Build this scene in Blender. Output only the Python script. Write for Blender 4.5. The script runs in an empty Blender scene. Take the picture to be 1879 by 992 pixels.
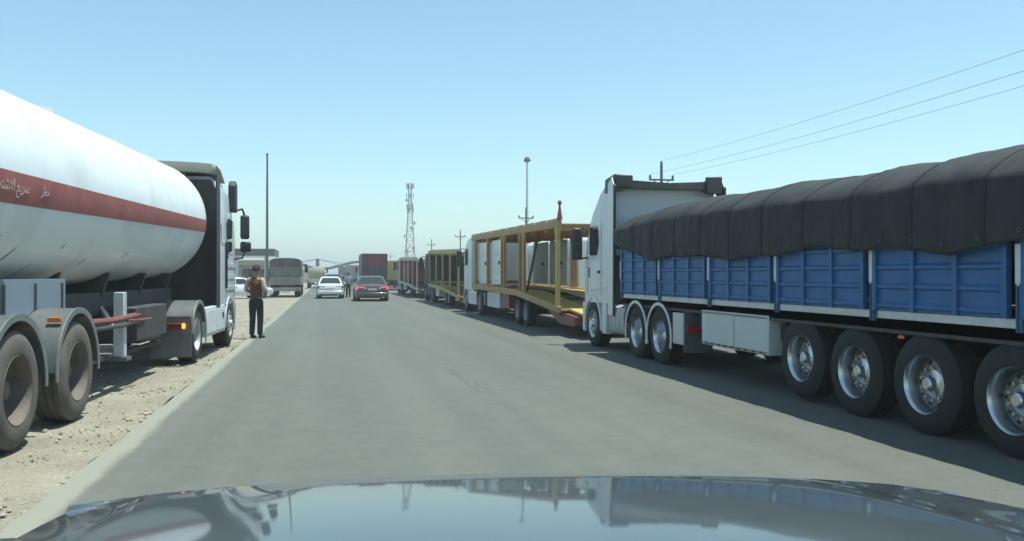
import bpy, bmesh, math, random
from mathutils import Vector, Matrix
R = math.radians
random.seed(7)
S = bpy.context.scene
COL = S.collection
# ---------------------------------------------------------------- camera
CAMZ = 1.6
cd = bpy.data.cameras.new('camera'); cam = bpy.data.objects.new('camera', cd); COL.objects.link(cam)
cd.sensor_width = 36.0; cd.lens = 36.0 * 1600 / 1879; cd.clip_start = 0.02; cd.clip_end = 9000
cam.location = (0, 0, CAMZ)
cam.rotation_euler = (R(90) + math.atan(7 / 1600), 0, -math.atan(339.5 / 1600))
S.camera = cam
# ---------------------------------------------------------------- sky, sun, exposure
SUN_EL, SUN_AZ = R(77), R(100)            # azimuth clockwise from +Y
w = bpy.data.worlds.new('World'); S.world = w; w.use_nodes = True
nt = w.node_tree; nt.nodes.clear()
sky = nt.nodes.new('ShaderNodeTexSky'); sky.sky_type = 'NISHITA'; sky.sun_disc = False
sky.sun_elevation = SUN_EL; sky.sun_rotation = SUN_AZ
sky.altitude = 300; sky.air_density = 1.0; sky.dust_density = 1.0; sky.ozone_density = 1.0
bg = nt.nodes.new('ShaderNodeBackground'); bg.inputs['Strength'].default_value = 0.113
wo = nt.nodes.new('ShaderNodeOutputWorld')
tint = nt.nodes.new('ShaderNodeVectorMath'); tint.operation = 'MULTIPLY'; tint.inputs[1].default_value = (0.83, 1.03, 0.97)   # greenish windscreen white balance
nt.links.new(sky.outputs[0], tint.inputs[0]); nt.links.new(tint.outputs[0], bg.inputs['Color']); nt.links.new(bg.outputs[0], wo.inputs['Surface'])
sd = bpy.data.lights.new('sun', 'SUN'); sd.energy = 3.9; sd.angle = R(0.53); sd.color = (0.96, 1.0, 0.93)
sun = bpy.data.objects.new('sun', sd); COL.objects.link(sun)
sv = Vector((math.cos(SUN_EL) * math.sin(SUN_AZ), math.cos(SUN_EL) * math.cos(SUN_AZ), math.sin(SUN_EL)))
sun.rotation_euler = sv.to_track_quat('Z', 'Y').to_euler()
S.view_settings.view_transform = 'Standard'; S.view_settings.look = 'None'
S.view_settings.exposure = 0.8; S.view_settings.gamma = 1.0; S.view_settings.use_curve_mapping = False
S.render.engine = 'CYCLES'
S.cycles.max_bounces = 6; S.cycles.diffuse_bounces = 3; S.cycles.glossy_bounces = 3; S.cycles.volume_bounces = 0

# ---------------------------------------------------------------- materials
MATS = {}
def mat(name, col, rough=0.6, metal=0.0, coat=0.0, var=0.12, vscale=6.0, dust=0.0, bump=0.0, bscale=40.0,
        dustcol=(0.42, 0.37, 0.29), emit=None, estr=0.0, spec=0.5, obj=True):
    if name in MATS: return MATS[name]
    m = bpy.data.materials.new(name); m.use_nodes = True
    t = m.node_tree; n = t.nodes; L = t.links.new
    b = n['Principled BSDF']
    b.inputs['Roughness'].default_value = rough; b.inputs['Metallic'].default_value = metal
    b.inputs['Coat Weight'].default_value = coat; b.inputs['Coat Roughness'].default_value = 0.06
    b.inputs['Specular IOR Level'].default_value = spec
    tc = n.new('ShaderNodeTexCoord')
    src = tc.outputs['Object']
    nz = n.new('ShaderNodeTexNoise'); nz.inputs['Scale'].default_value = vscale; nz.inputs['Detail'].default_value = 6
    nz.inputs['Roughness'].default_value = 0.65
    L(src, nz.inputs['Vector'])
    mr = n.new('ShaderNodeMapRange'); mr.inputs[1].default_value = 0.3; mr.inputs[2].default_value = 0.7
    mr.inputs[3].default_value = 1 - var; mr.inputs[4].default_value = 1 + var
    L(nz.outputs['Fac'], mr.inputs[0])
    mx = n.new('ShaderNodeVectorMath'); mx.operation = 'SCALE'
    mx.inputs[0].default_value = col; L(mr.outputs[0], mx.inputs['Scale'])
    out = mx.outputs[0]
    if dust > 0:
        n2 = n.new('ShaderNodeTexNoise'); n2.inputs['Scale'].default_value = vscale * 0.45; n2.inputs['Detail'].default_value = 8
        n2.inputs['Roughness'].default_value = 0.7
        mp = n.new('ShaderNodeMapping'); mp.inputs['Location'].default_value = (3.1, 7.7, 1.3); mp.inputs['Scale'].default_value = (1, 1, 0.5)
        L(src, mp.inputs[0]); L(mp.outputs[0], n2.inputs['Vector'])
        m2 = n.new('ShaderNodeMapRange'); m2.inputs[1].default_value = 0.35; m2.inputs[2].default_value = 0.75
        m2.inputs[3].default_value = 0.25 * dust; m2.inputs[4].default_value = dust
        L(n2.outputs['Fac'], m2.inputs[0])
        mm = n.new('ShaderNodeMix'); mm.data_type = 'RGBA'
        L(m2.outputs[0], mm.inputs['Factor']); L(out, mm.inputs['A']); mm.inputs['B'].default_value = (*dustcol, 1)
        out = mm.outputs['Result']
        mr2 = n.new('ShaderNodeMapRange'); mr2.inputs[3].default_value = rough; mr2.inputs[4].default_value = 0.95
        L(m2.outputs[0], mr2.inputs[0]); L(mr2.outputs[0], b.inputs['Roughness'])
    L(out, b.inputs['Base Color'])
    if bump > 0:
        n3 = n.new('ShaderNodeTexNoise'); n3.inputs['Scale'].default_value = bscale; n3.inputs['Detail'].default_value = 5
        L(src, n3.inputs['Vector'])
        bp = n.new('ShaderNodeBump'); bp.inputs['Strength'].default_value = bump; bp.inputs['Distance'].default_value = 0.02
        L(n3.outputs['Fac'], bp.inputs['Height']); L(bp.outputs[0], b.inputs['Normal'])
    if emit:
        b.inputs['Emission Color'].default_value = (*emit, 1); b.inputs['Emission Strength'].default_value = estr
    MATS[name] = m
    return m
M_WHITE = mat('white_paint', (0.66, 0.70, 0.69), 0.35, coat=0.3, dust=0.30, var=0.05, vscale=3)
M_SILVER = mat('silver_paint', (0.50, 0.54, 0.56), 0.35, coat=0.3, dust=0.18, var=0.05, vscale=3)
M_BLACK = mat('black_plastic', (0.012, 0.014, 0.016), 0.55, dust=0.06, var=0.2)
M_DARK = mat('dark_chassis', (0.020, 0.023, 0.026), 0.65, dust=0.14, var=0.3)
M_RUBBER = mat('tyre_rubber', (0.013, 0.015, 0.016), 0.85, dust=0.05, var=0.2, vscale=12, bump=0.2, bscale=60)
M_RUBBERD = mat('dusty_tyre_rubber', (0.042, 0.038, 0.035), 0.9, dust=0.30, var=0.25, vscale=9, bump=0.2, bscale=60)
M_ALU = mat('polished_aluminium', (0.62, 0.65, 0.66), 0.26, metal=1.0, dust=0.12, var=0.06, vscale=9)
M_STEELRIM = mat('dusty_steel_rim', (0.085, 0.068, 0.06), 0.75, dust=0.24, var=0.25, vscale=7)
M_GREYRIM = mat('grey_steel_rim', (0.36, 0.37, 0.38), 0.5, metal=0.3, dust=0.25, var=0.15)
M_DISC = mat('shaded_aluminium_disc', (0.22, 0.235, 0.24), 0.45, metal=0.8, dust=0.2, var=0.15)  # darker copy of the aluminium: shade inside the wheel put into the colour
M_GLASS = mat('dark_window_glass', (0.012, 0.016, 0.018), 0.06, coat=0.5, var=0.1, dust=0.04)
M_RED = mat('red_lens', (0.35, 0.012, 0.018), 0.25, coat=0.4, var=0.1)
M_REDLIT = mat('lit_red_lens', (0.5, 0.02, 0.05), 0.25, emit=(1.0, 0.04, 0.10), estr=1.3)
M_AMBER = mat('amber_lens', (0.60, 0.16, 0.02), 0.3, coat=0.3, var=0.1)
M_AMBERLIT = mat('lit_amber_lens', (0.8, 0.2, 0.03), 0.3, emit=(1.0, 0.22, 0.04), estr=2.0)
M_WLENS = mat('clear_lens', (0.75, 0.78, 0.78), 0.2, coat=0.4, var=0.05)
M_PLATE = mat('number_plate_white', (0.65, 0.66, 0.62), 0.5, var=0.1, dust=0.2)
M_BLUE = mat('blue_truck_paint', (0.011, 0.104, 0.28), 0.5, dust=0.10, var=0.16, vscale=5, bump=0.06, bscale=14, dustcol=(0.30, 0.33, 0.36))
M_BLUEPOST = mat('blue_post_paint', (0.016, 0.092, 0.19), 0.5, dust=0.14, var=0.2, vscale=7, dustcol=(0.30, 0.33, 0.36))
M_RAIL = mat('pale_bed_rail', (0.60, 0.62, 0.62), 0.5, dust=0.3, var=0.15, vscale=4)
M_GOLD = mat('tan_gold_paint', (0.38, 0.205, 0.06), 0.55, dust=0.22, var=0.18, vscale=5)
M_YELLOW = mat('worn_yellow_paint', (0.44, 0.33, 0.07), 0.55, dust=0.28, var=0.2, vscale=5)
M_OLIVE = mat('olive_yellow_paint', (0.34, 0.28, 0.09), 0.55, dust=0.28, var=0.18, vscale=5)
M_CREAM = mat('cream_paint', (0.50, 0.44, 0.34), 0.6, dust=0.3, var=0.15, vscale=4)
M_MAROON = mat('maroon_paint', (0.115, 0.008, 0.016), 0.5, dust=0.08, var=0.2)
M_BRICKRED = mat('orange_red_paint', (0.33, 0.065, 0.032), 0.55, dust=0.16, var=0.16)
M_DKRED = mat('dark_red_paint', (0.16, 0.022, 0.022), 0.5, dust=0.2, var=0.2)
M_CHROME = mat('chrome', (0.75, 0.77, 0.78), 0.15, metal=1.0, var=0.05)
M_GREY = mat('grey_mudguard', (0.065, 0.080, 0.086), 0.4, dust=0.18, var=0.15, coat=0.2)
M_GALV = mat('galvanised_steel', (0.20, 0.215, 0.215), 0.5, metal=0.4, var=0.15, dust=0.1)
M_WOODPOLE = mat('dark_steel_pole', (0.07, 0.075, 0.075), 0.7, var=0.25)
M_WIRE = mat('wire', (0.20, 0.21, 0.22), 0.6, var=0.05)

def tarp_material():
    m = mat('black_tarpaulin', (0.017, 0.020, 0.019), 0.72, dust=0.10, var=0.4, vscale=2.5, dustcol=(0.15, 0.155, 0.15), spec=.35)
    t = m.node_tree; n = t.nodes; L = t.links.new; b = n['Principled BSDF']
    tc = n.new('ShaderNodeTexCoord'); prev = None
    for sc, rot, st, di in (((1, 1.6, .35), 0, .55, .05), ((1, 2.2, 1.0), 35, .5, .03), ((1, 4, 1.2), -30, .5, .02)):
        mp = n.new('ShaderNodeMapping'); mp.inputs['Scale'].default_value = sc; mp.inputs['Rotation'].default_value = (R(rot), 0, 0); L(tc.outputs['Object'], mp.inputs[0])
        nz = n.new('ShaderNodeTexNoise'); nz.inputs['Scale'].default_value = 2.4; nz.inputs['Detail'].default_value = 4; nz.noise_type = 'RIDGED_MULTIFRACTAL'; L(mp.outputs[0], nz.inputs['Vector'])
        bp = n.new('ShaderNodeBump'); bp.inputs['Strength'].default_value = st; bp.inputs['Distance'].default_value = di; L(nz.outputs['Fac'], bp.inputs['Height'])
        if prev: L(prev, bp.inputs['Normal'])
        prev = bp.outputs[0]
    L(prev, b.inputs['Normal'])
    return m
M_TARP = tarp_material()

def ground_mat(name, cols, scale, bump=0.5, stretch=(1, 1, 1), rough=0.95, fine=90.0, streak=0.0):
    m = bpy.data.materials.new(name); m.use_nodes = True
    t = m.node_tree; n = t.nodes; L = t.links.new; b = n['Principled BSDF']
    b.inputs['Roughness'].default_value = rough; b.inputs['Specular IOR Level'].default_value = 0.3
    tc = n.new('ShaderNodeTexCoord'); mp = n.new('ShaderNodeMapping'); mp.inputs['Scale'].default_value = stretch
    L(tc.outputs['Object'], mp.inputs[0])
    a = n.new('ShaderNodeTexNoise'); a.inputs['Scale'].default_value = scale; a.inputs['Detail'].default_value = 9; a.inputs['Roughness'].default_value = 0.68
    L(mp.outputs[0], a.inputs['Vector'])
    cr = n.new('ShaderNodeValToRGB'); e = cr.color_ramp.elements
    e[0].position = 0.3; e[0].color = (*cols[0], 1); e[1].position = 0.72; e[1].color = (*cols[-1], 1)
    if len(cols) > 2:
        k = e.new(0.5); k.color = (*cols[1], 1)
    L(a.outputs['Fac'], cr.inputs[0])
    f = n.new('ShaderNodeTexNoise'); f.inputs['Scale'].default_value = fine; f.inputs['Detail'].default_value = 3
    L(tc.outputs['Object'], f.inputs['Vector'])
    mr = n.new('ShaderNodeMapRange'); mr.inputs[1].default_value = 0.3; mr.inputs[2].default_value = 0.7; mr.inputs[3].default_value = 0.82; mr.inputs[4].default_value = 1.16
    L(f.outputs['Fac'], mr.inputs[0])
    vm = n.new('ShaderNodeVectorMath'); vm.operation = 'SCALE'; L(cr.outputs[0], vm.inputs[0]); L(mr.outputs[0], vm.inputs['Scale'])
    out = vm.outputs[0]
    if streak:
        s2 = n.new('ShaderNodeTexNoise'); s2.inputs['Scale'].default_value = 1.0; s2.inputs['Detail'].default_value = 4
        mp2 = n.new('ShaderNodeMapping'); mp2.inputs['Scale'].default_value = (1.5, 0.012, 1); L(tc.outputs['Object'], mp2.inputs[0]); L(mp2.outputs[0], s2.inputs['Vector'])
        mr2 = n.new('ShaderNodeMapRange'); mr2.inputs[1].default_value = 0.3; mr2.inputs[2].default_value = 0.7; mr2.inputs[3].default_value = 1 - streak; mr2.inputs[4].default_value = 1 + streak
        L(s2.outputs['Fac'], mr2.inputs[0])
        v2 = n.new('ShaderNodeVectorMath'); v2.operation = 'SCALE'; L(out, v2.inputs[0]); L(mr2.outputs[0], v2.inputs['Scale']); out = v2.outputs[0]
    if streak:
        mo_ = n.new('ShaderNodeTexNoise'); mo_.inputs['Scale'].default_value = 2.6; mo_.inputs['Detail'].default_value = 8; mo_.inputs['Roughness'].default_value = .75; L(tc.outputs['Object'], mo_.inputs['Vector'])
        m3 = n.new('ShaderNodeMapRange'); m3.inputs[1].default_value = .3; m3.inputs[2].default_value = .7; m3.inputs[3].default_value = .90; m3.inputs[4].default_value = 1.09; L(mo_.outputs['Fac'], m3.inputs[0])
        # cracks: thin cell borders, broken up by noise
        vo = n.new('ShaderNodeTexVoronoi'); vo.feature = 'DISTANCE_TO_EDGE'; vo.inputs['Scale'].default_value = .42
        wv = n.new('ShaderNodeVectorMath'); wv.operation = 'MULTIPLY_ADD'; L(mo_.outputs['Color'], wv.inputs[0]); wv.inputs[1].default_value = (.5, .5, 0); L(tc.outputs['Object'], wv.inputs[2]); L(wv.outputs[0], vo.inputs['Vector'])
        c3 = n.new('ShaderNodeMapRange'); c3.inputs[1].default_value = .0; c3.inputs[2].default_value = .006; c3.inputs[3].default_value = .90; c3.inputs[4].default_value = 1.0; L(vo.outputs['Distance'], c3.inputs[0])
        # oil drips: dark spots, denser in the lane middle
        vp = n.new('ShaderNodeTexVoronoi'); vp.inputs['Scale'].default_value = 2.3; L(tc.outputs['Object'], vp.inputs['Vector'])
        d3 = n.new('ShaderNodeMapRange'); d3.inputs[1].default_value = .05; d3.inputs[2].default_value = .12; d3.inputs[3].default_value = .82; d3.inputs[4].default_value = 1.0; L(vp.outputs['Distance'], d3.inputs[0])
        for q in (m3, c3, d3):
            v3 = n.new('ShaderNodeVectorMath'); v3.operation = 'SCALE'; L(out, v3.inputs[0]); L(q.outputs[0], v3.inputs['Scale']); out = v3.outputs[0]
    L(out, b.inputs['Base Color'])
    bp = n.new('ShaderNodeBump'); bp.inputs['Strength'].default_value = bump; bp.inputs['Distance'].default_value = 0.03
    L(f.outputs['Fac'], bp.inputs['Height']); L(bp.outputs[0], b.inputs['Normal'])
    return m
M_ASPHALT = ground_mat('asphalt', [(0.096, 0.105, 0.092), (0.110, 0.119, 0.103), (0.124, 0.132, 0.113)], 0.35, 0.25, (1, 0.25, 1), 0.85, 120, 0.10)
def dusty_margin(m):
    t = m.node_tree; n = t.nodes; L = t.links.new; b = n['Principled BSDF']
    old = b.inputs['Base Color'].links[0].from_socket
    tc = n.new('ShaderNodeTexCoord'); sx = n.new('ShaderNodeSeparateXYZ'); L(tc.outputs['Object'], sx.inputs[0])
    mp = n.new('ShaderNodeMapping'); mp.inputs['Scale'].default_value = (3, .5, 1); L(tc.outputs['Object'], mp.inputs[0])
    nz = n.new('ShaderNodeTexNoise'); nz.inputs['Scale'].default_value = 1.3; nz.inputs['Detail'].default_value = 9; nz.inputs['Roughness'].default_value = .7; L(mp.outputs[0], nz.inputs['Vector'])
    ad = n.new('ShaderNodeMath'); ad.operation = 'MULTIPLY_ADD'; L(nz.outputs['Fac'], ad.inputs[0]); ad.inputs[1].default_value = .26; L(sx.outputs[0], ad.inputs[2])
    mr = n.new('ShaderNodeMapRange'); mr.interpolation_type = 'SMOOTHSTEP'; mr.inputs[1].default_value = -1.69; mr.inputs[2].default_value = -1.55; mr.inputs[3].default_value = .92; mr.inputs[4].default_value = 0
    L(ad.outputs[0], mr.inputs[0])
    mx = n.new('ShaderNodeMix'); mx.data_type = 'RGBA'; L(mr.outputs[0], mx.inputs['Factor']); L(old, mx.inputs['A']); mx.inputs['B'].default_value = (.245, .245, .20, 1)
    L(mx.outputs['Result'], b.inputs['Base Color'])
dusty_margin(M_ASPHALT)
M_EDGE = ground_mat('dusty_road_edge', [(0.24, 0.25, 0.20), (0.30, 0.30, 0.24), (0.36, 0.35, 0.28)], 1.6, 0.4, (1, 0.3, 1), 0.95, 70)
M_DIRT = ground_mat('dirt', [(0.195, 0.175, 0.135), (0.25, 0.228, 0.175), (0.31, 0.288, 0.225)], 0.9, 0.9, (1, 1, 1), 1.0, 28)
M_STONE = mat('stone', (0.30, 0.275, 0.22), 0.95, var=0.5, vscale=3)

# ---------------------------------------------------------------- mesh builder
class MB:
    def __init__(s): s.v = []; s.f = []; s.m = []; s.mi = 0
    def add(s, vs, fs):
        o = len(s.v); s.v += [tuple(p) for p in vs]
        for f in fs: s.f.append(tuple(i + o for i in f)); s.m.append(s.mi)
        return s
    def box(s, x0, x1, y0, y1, z0, z1):
        vs = [(x0, y0, z0), (x1, y0, z0), (x1, y1, z0), (x0, y1, z0), (x0, y0, z1), (x1, y0, z1), (x1, y1, z1), (x0, y1, z1)]
        return s.add(vs, [(0, 3, 2, 1), (4, 5, 6, 7), (0, 1, 5, 4), (1, 2, 6, 5), (2, 3, 7, 6), (3, 0, 4, 7)])
    def beam(s, p, q, wx, wz, up=(0, 0, 1)):
        p = Vector(p); q = Vector(q); d = (q - p).normalized(); u = Vector(up)
        a = d.cross(u)
        if a.length < 1e-4: a = d.cross(Vector((0, 1, 0)))
        a.normalize(); b = a.cross(d); vs = []
        for c in (p, q):
            for sx, sz in ((-1, -1), (1, -1), (1, 1), (-1, 1)): vs.append(c + a * sx * wx / 2 + b * sz * wz / 2)
        return s.add(vs, [(0, 1, 2, 3), (7, 6, 5, 4), (0, 4, 5, 1), (1, 5, 6, 2), (2, 6, 7, 3), (3, 7, 4, 0)])
    def cyl(s, p, q, r0, r1=None, n=16, cap=True):
        r1 = r0 if r1 is None else r1
        p = Vector(p); q = Vector(q); d = (q - p).normalized()
        a = d.orthogonal().normalized(); b = d.cross(a); vs = []
        for c, r in ((p, r0), (q, r1)):
            for i in range(n):
                t = 2 * math.pi * i / n; vs.append(c + (a * math.cos(t) + b * math.sin(t)) * r)
        fs = [(i, (i + 1) % n, n + (i + 1) % n, n + i) for i in range(n)]
        if cap: fs += [tuple(range(n - 1, -1, -1)), tuple(range(n, 2 * n))]
        return s.add(vs, fs)
    def tube(s, pts, r, n=8):
        pts = [Vector(p) for p in pts]; vs = []
        for i, p in enumerate(pts):
            d = (pts[min(i + 1, len(pts) - 1)] - pts[max(i - 1, 0)]).normalized()
            a = d.cross(Vector((0, 0, 1)))
            if a.length < 1e-3: a = d.cross(Vector((0, 1, 0)))
            a.normalize(); b = a.cross(d); rr = r[i] if isinstance(r, (list, tuple)) else r
            for k in range(n):
                t = 2 * math.pi * k / n; vs.append(p + (a * math.cos(t) + b * math.sin(t)) * rr)
        fs = []
        for i in range(len(pts) - 1):
            for k in range(n): fs.append((i * n + k, i * n + (k + 1) % n, (i + 1) * n + (k + 1) % n, (i + 1) * n + k))
        fs += [tuple(range(n - 1, -1, -1)), tuple(range((len(pts) - 1) * n, len(pts) * n))]
        return s.add(vs, fs)
    def prism(s, poly, axis, a, b):
        # poly in the plane normal to axis: 'x' -> (y,z), 'y' -> (x,z), 'z' -> (x,y)
        def P(u, v, h): return {'x': (h, u, v), 'y': (u, h, v), 'z': (u, v, h)}[axis]
        n = len(poly); vs = [P(u, v, a) for u, v in poly] + [P(u, v, b) for u, v in poly]
        fs = [tuple(range(n)), tuple(range(2 * n - 1, n - 1, -1))] + [(i, n + i, n + (i + 1) % n, (i + 1) % n) for i in range(n)]
        return s.add(vs, fs)
    def lathe(s, prof, n=36, axis='x', c=(0, 0, 0)):
        vs = []; m = len(prof)
        for i in range(n):
            t = 2 * math.pi * i / n; ct, st = math.cos(t), math.sin(t)
            for r, h in prof:
                vs.append({'x': (c[0] + h, c[1] + r * ct, c[2] + r * st), 'y': (c[0] + r * ct, c[1] + h, c[2] + r * st), 'z': (c[0] + r * ct, c[1] + r * st, c[2] + h)}[axis])
        fs = []
        for i in range(n):
            j = (i + 1) % n
            for k in range(m - 1): fs.append((i * m + k, i * m + k + 1, j * m + k + 1, j * m + k))
        return s.add(vs, fs)
    def grid(s, rows, close=False):
        m = len(rows[0]); vs = [p for r in rows for p in r]; fs = []
        for i in range(len(rows) - 1):
            for k in range(m if close else m - 1): fs.append((i * m + k, i * m + (k + 1) % m, (i + 1) * m + (k + 1) % m, (i + 1) * m + k))
        return s.add(vs, fs)
    def arc(s, cy, cz, r0, r1, a0, a1, x0, x1, n=18):
        o = []; i = []
        for k in range(n + 1):
            t = R(a0 + (a1 - a0) * k / n); o.append((cy + r1 * math.cos(t), cz + r1 * math.sin(t))); i.append((cy + r0 * math.cos(t), cz + r0 * math.sin(t)))
        for k in range(n):
            q = [i[k], o[k], o[k + 1], i[k + 1]]
            vs = [(x0, *p) for p in q] + [(x1, *p) for p in q]
            fs = [(0, 1, 2, 3), (7, 6, 5, 4), (1, 5, 6, 2), (3, 7, 4, 0)]
            if k == 0: fs.append((0, 4, 5, 1))
            if k == n - 1: fs.append((2, 6, 7, 3))
            s.add(vs, fs)
        return s
    def mesh(s, name, mats, smooth=35):
        me = bpy.data.meshes.new(name); me.from_pydata(s.v, [], s.f)
        for m in (mats if isinstance(mats, (list, tuple)) else [mats]): me.materials.append(m)
        bm = bmesh.new(); bm.from_mesh(me); bmesh.ops.remove_doubles(bm, verts=bm.verts, dist=1e-5)
        bmesh.ops.recalc_face_normals(bm, faces=bm.faces); bm.to_mesh(me); bm.free()
        if len(me.polygons) == len(s.m): me.polygons.foreach_set('material_index', s.m)
        if smooth:
            me.polygons.foreach_set('use_smooth', [True] * len(me.polygons)); me.set_sharp_from_angle(angle=R(smooth))
        return me
    def build(s, name, mats, parent=None, smooth=35, bevel=0, label=None):
        return link(name, s.mesh(name, mats, smooth), parent, bevel=bevel, label=label)
def link(name, me, parent=None, loc=(0, 0, 0), rotz=0, bevel=0, label=None, scale=None):
    o = bpy.data.objects.new(name, me); COL.objects.link(o); o.parent = parent; o.location = loc; o.rotation_euler = (0, 0, rotz)
    if scale: o.scale = scale
    if bevel:
        b = o.modifiers.new('bevel', 'BEVEL'); b.width = bevel; b.segments = 2; b.limit_method = 'ANGLE'; b.angle_limit = R(40)
    if label: o['label'] = label
    return o
def tag(o, label, cat, group=None):
    o['label'] = label; o['category'] = cat
    if group: o['group'] = group
    return o
def thing(name, label, cat, loc=(0, 0, 0), rotz=0, group=None):
    o = bpy.data.objects.new(name, None); o.empty_display_size = 0.2; COL.objects.link(o)
    o.location = loc; o.rotation_euler = (0, 0, rotz)
    return tag(o, label, cat, group)
def struct(o, kind='structure'):
    o['kind'] = kind; return o
def B(name, m, parent, x0, x1, y0, y1, z0, z1, bevel=0.0, label=None):
    return MB().box(x0, x1, y0, y1, z0, z1).build(name, m, parent, bevel=bevel, label=label)

# ---------------------------------------------------------------- wheels (shared meshes)
WM = {}
def wheel_meshes(kind):
    if kind in WM: return WM[kind]
    Rt, wd = (0.50, 0.32)
    h = wd / 2
    tp = [(0.285, -h + 0.03), (0.31, -h), (0.40, -h - 0.012), (Rt - 0.035, -h + 0.01), (Rt, -h + 0.035)]
    for g in (-0.07, 0.0, 0.07): tp += [(Rt, g - 0.012), (Rt - 0.014, g - 0.008), (Rt - 0.014, g + 0.008), (Rt, g + 0.012)]
    tp += [(Rt, h - 0.035), (Rt - 0.035, h - 0.01), (0.40, h + 0.012), (0.31, h), (0.285, h - 0.03)]
    tyre = MB().lathe(tp, 48)
    if kind == 'alu':       # raised disc, hub standing proud
        rp = [(0.292, h - 0.045), (0.305, h - 0.012), (0.298, h + 0.002), (0.285, h - 0.012), (0.272, h - 0.06), (0.262, h - 0.15), (0.245, h - 0.165), (0.225, h - 0.135), (0.19, h - 0.125), (0.15, h - 0.132), (0.14, h - 0.132)]
        hubp = [(0.142, h - 0.145), (0.142, h - 0.128), (0.10, h - 0.12), (0.075, h - 0.10), (0.068, h - 0.045), (0.05, h - 0.03), (0.0, h - 0.028)]; nz = h - 0.126; nr = 0.165
        hr, hx = 0.213, h - 0.128
    elif kind == 'dish':    # deep dish, hub far inside
        rp = [(0.292, h - 0.045), (0.305, h - 0.012), (0.298, h + 0.002), (0.285, h - 0.015), (0.268, h - 0.09), (0.262, h - 0.19), (0.245, h - 0.215), (0.20, h - 0.225), (0.14, h - 0.225)]
        hubp = [(0.145, h - 0.235), (0.14, h - 0.218), (0.09, h - 0.21), (0.08, h - 0.10), (0.055, h - 0.085), (0.0, h - 0.083)]; nz = h - 0.222; nr = 0.168
        hr, hx = 0.218, h - 0.223
    else:                   # steer: convex
        rp = [(0.292, h - 0.045), (0.305, h - 0.012), (0.298, h + 0.002), (0.285, h - 0.012), (0.275, h - 0.045), (0.255, h - 0.06), (0.22, h - 0.03), (0.17, h - 0.012), (0.13, h - 0.012)]
        hubp = [(0.135, h - 0.02), (0.13, h - 0.008), (0.09, h), (0.08, h + 0.05), (0.0, h + 0.06)]; nz = h - 0.012; nr = 0.16
        hr, hx = 0.225, h - 0.03
    cut = 6 if kind != 'steer' else 7
    rim = MB().lathe(rp[:cut], 48); rim.mi = 2; rim.lathe(rp[cut - 1:], 48)
    rim.mi = 1
    for k in range(10):
        a = 2 * math.pi * k / 10; c = (hr * math.cos(a), hr * math.sin(a))
        rim.cyl((hx - 0.02, *c), (hx + 0.006, *c), 0.021, n=10)
    hub = MB().lathe(hubp, 32)
    for k in range(10):
        a = 2 * math.pi * (k + 0.5) / 10; c = (nr * math.cos(a), nr * math.sin(a))
        hub.cyl((nz - 0.01, *c), (nz + 0.03, *c), 0.014, n=6)
    hub.cyl((-h + 0.02, 0, 0), (-h + 0.06, 0, 0), 0.25, n=20)
    WM[kind] = (hub, tyre, rim); return WM[kind]
WMESH = {}
def wheel(parent, x, y, side, kind='alu', rim=None, tyre=None, z=0.5, s=1.0):
    rim = rim or M_ALU; tyre = tyre or M_RUBBER
    key = (kind, rim.name, tyre.name)
    if key not in WMESH:
        a, b, c = wheel_meshes(kind)
        WMESH[key] = (a.mesh('hub', rim), b.mesh('tyre', tyre, 40), c.mesh('rim', [rim, M_BLACK, M_DISC if rim is M_ALU else rim], 40))
    a, b, c = WMESH[key]
    o = link('wheel', a, parent, (x, y, z * s if z == 0.5 else z), 0 if side > 0 else math.pi, scale=(s, s, s))
    o.rotation_euler.x = 0.0
    link('tyre', b, o); link('rim', c, o)
    return o

# ================================================================ GROUND AND ROAD
def sheet(name, x0, x1, y0, y1, z, m, nx=1, ny=1, fn=None):
    rows = []
    for j in range(ny + 1):
        y = y0 + (y1 - y0) * j / ny
        rows.append([(x0 + (x1 - x0) * i / nx, y, z + (fn(x0 + (x1 - x0) * i / nx, y) if fn else 0)) for i in range(nx + 1)])
    return struct(MB().grid(rows).build(name, m, None, smooth=60))
sheet('ground', -3000, 3000, -3000, 3000, -0.03, M_DIRT)
# road: ragged left edge where the asphalt breaks off to the dirt
rr = random.Random(3)
rows = []
ys = [-20 + k * 0.35 for k in range(300)] + [85 + k * 8 for k in range(60)]
for y in ys:
    xo = -1.97 + 0.02 * math.sin(y * 0.7) + 0.012 * math.sin(y * 2.9) + rr.uniform(-0.012, 0.012)
    rows.append([(xo, y, -0.06), (xo + .015, y, 0.0), (-1.3, y, 0.004), (3.0, y, 0.0), (9.2, y, 0.0)])
struct(MB().grid(rows).build('road', M_ASPHALT, None, smooth=20))
mk = MB(); r_ = random.Random(21)
for k in range(26):
    y = 11.6 + k * .13; xx = 2.0 + .02 * math.sin(k)
    if r_.random() < .25: continue
    mk.add([(xx + r_.uniform(0, .04), y, .0045), (xx + .10 - r_.uniform(0, .04), y + r_.uniform(-.02, .02), .0045), (xx + .10 - r_.uniform(0, .03), y + .12, .0045), (xx + r_.uniform(0, .03), y + .12, .0045)], [(0, 1, 2, 3)])
struct(mk.build('lane_marking', ground_mat('worn_road_paint', [(.11, .122, .11), (.125, .137, .124), (.16, .17, .155)], 5, .2), None, smooth=0))
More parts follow.
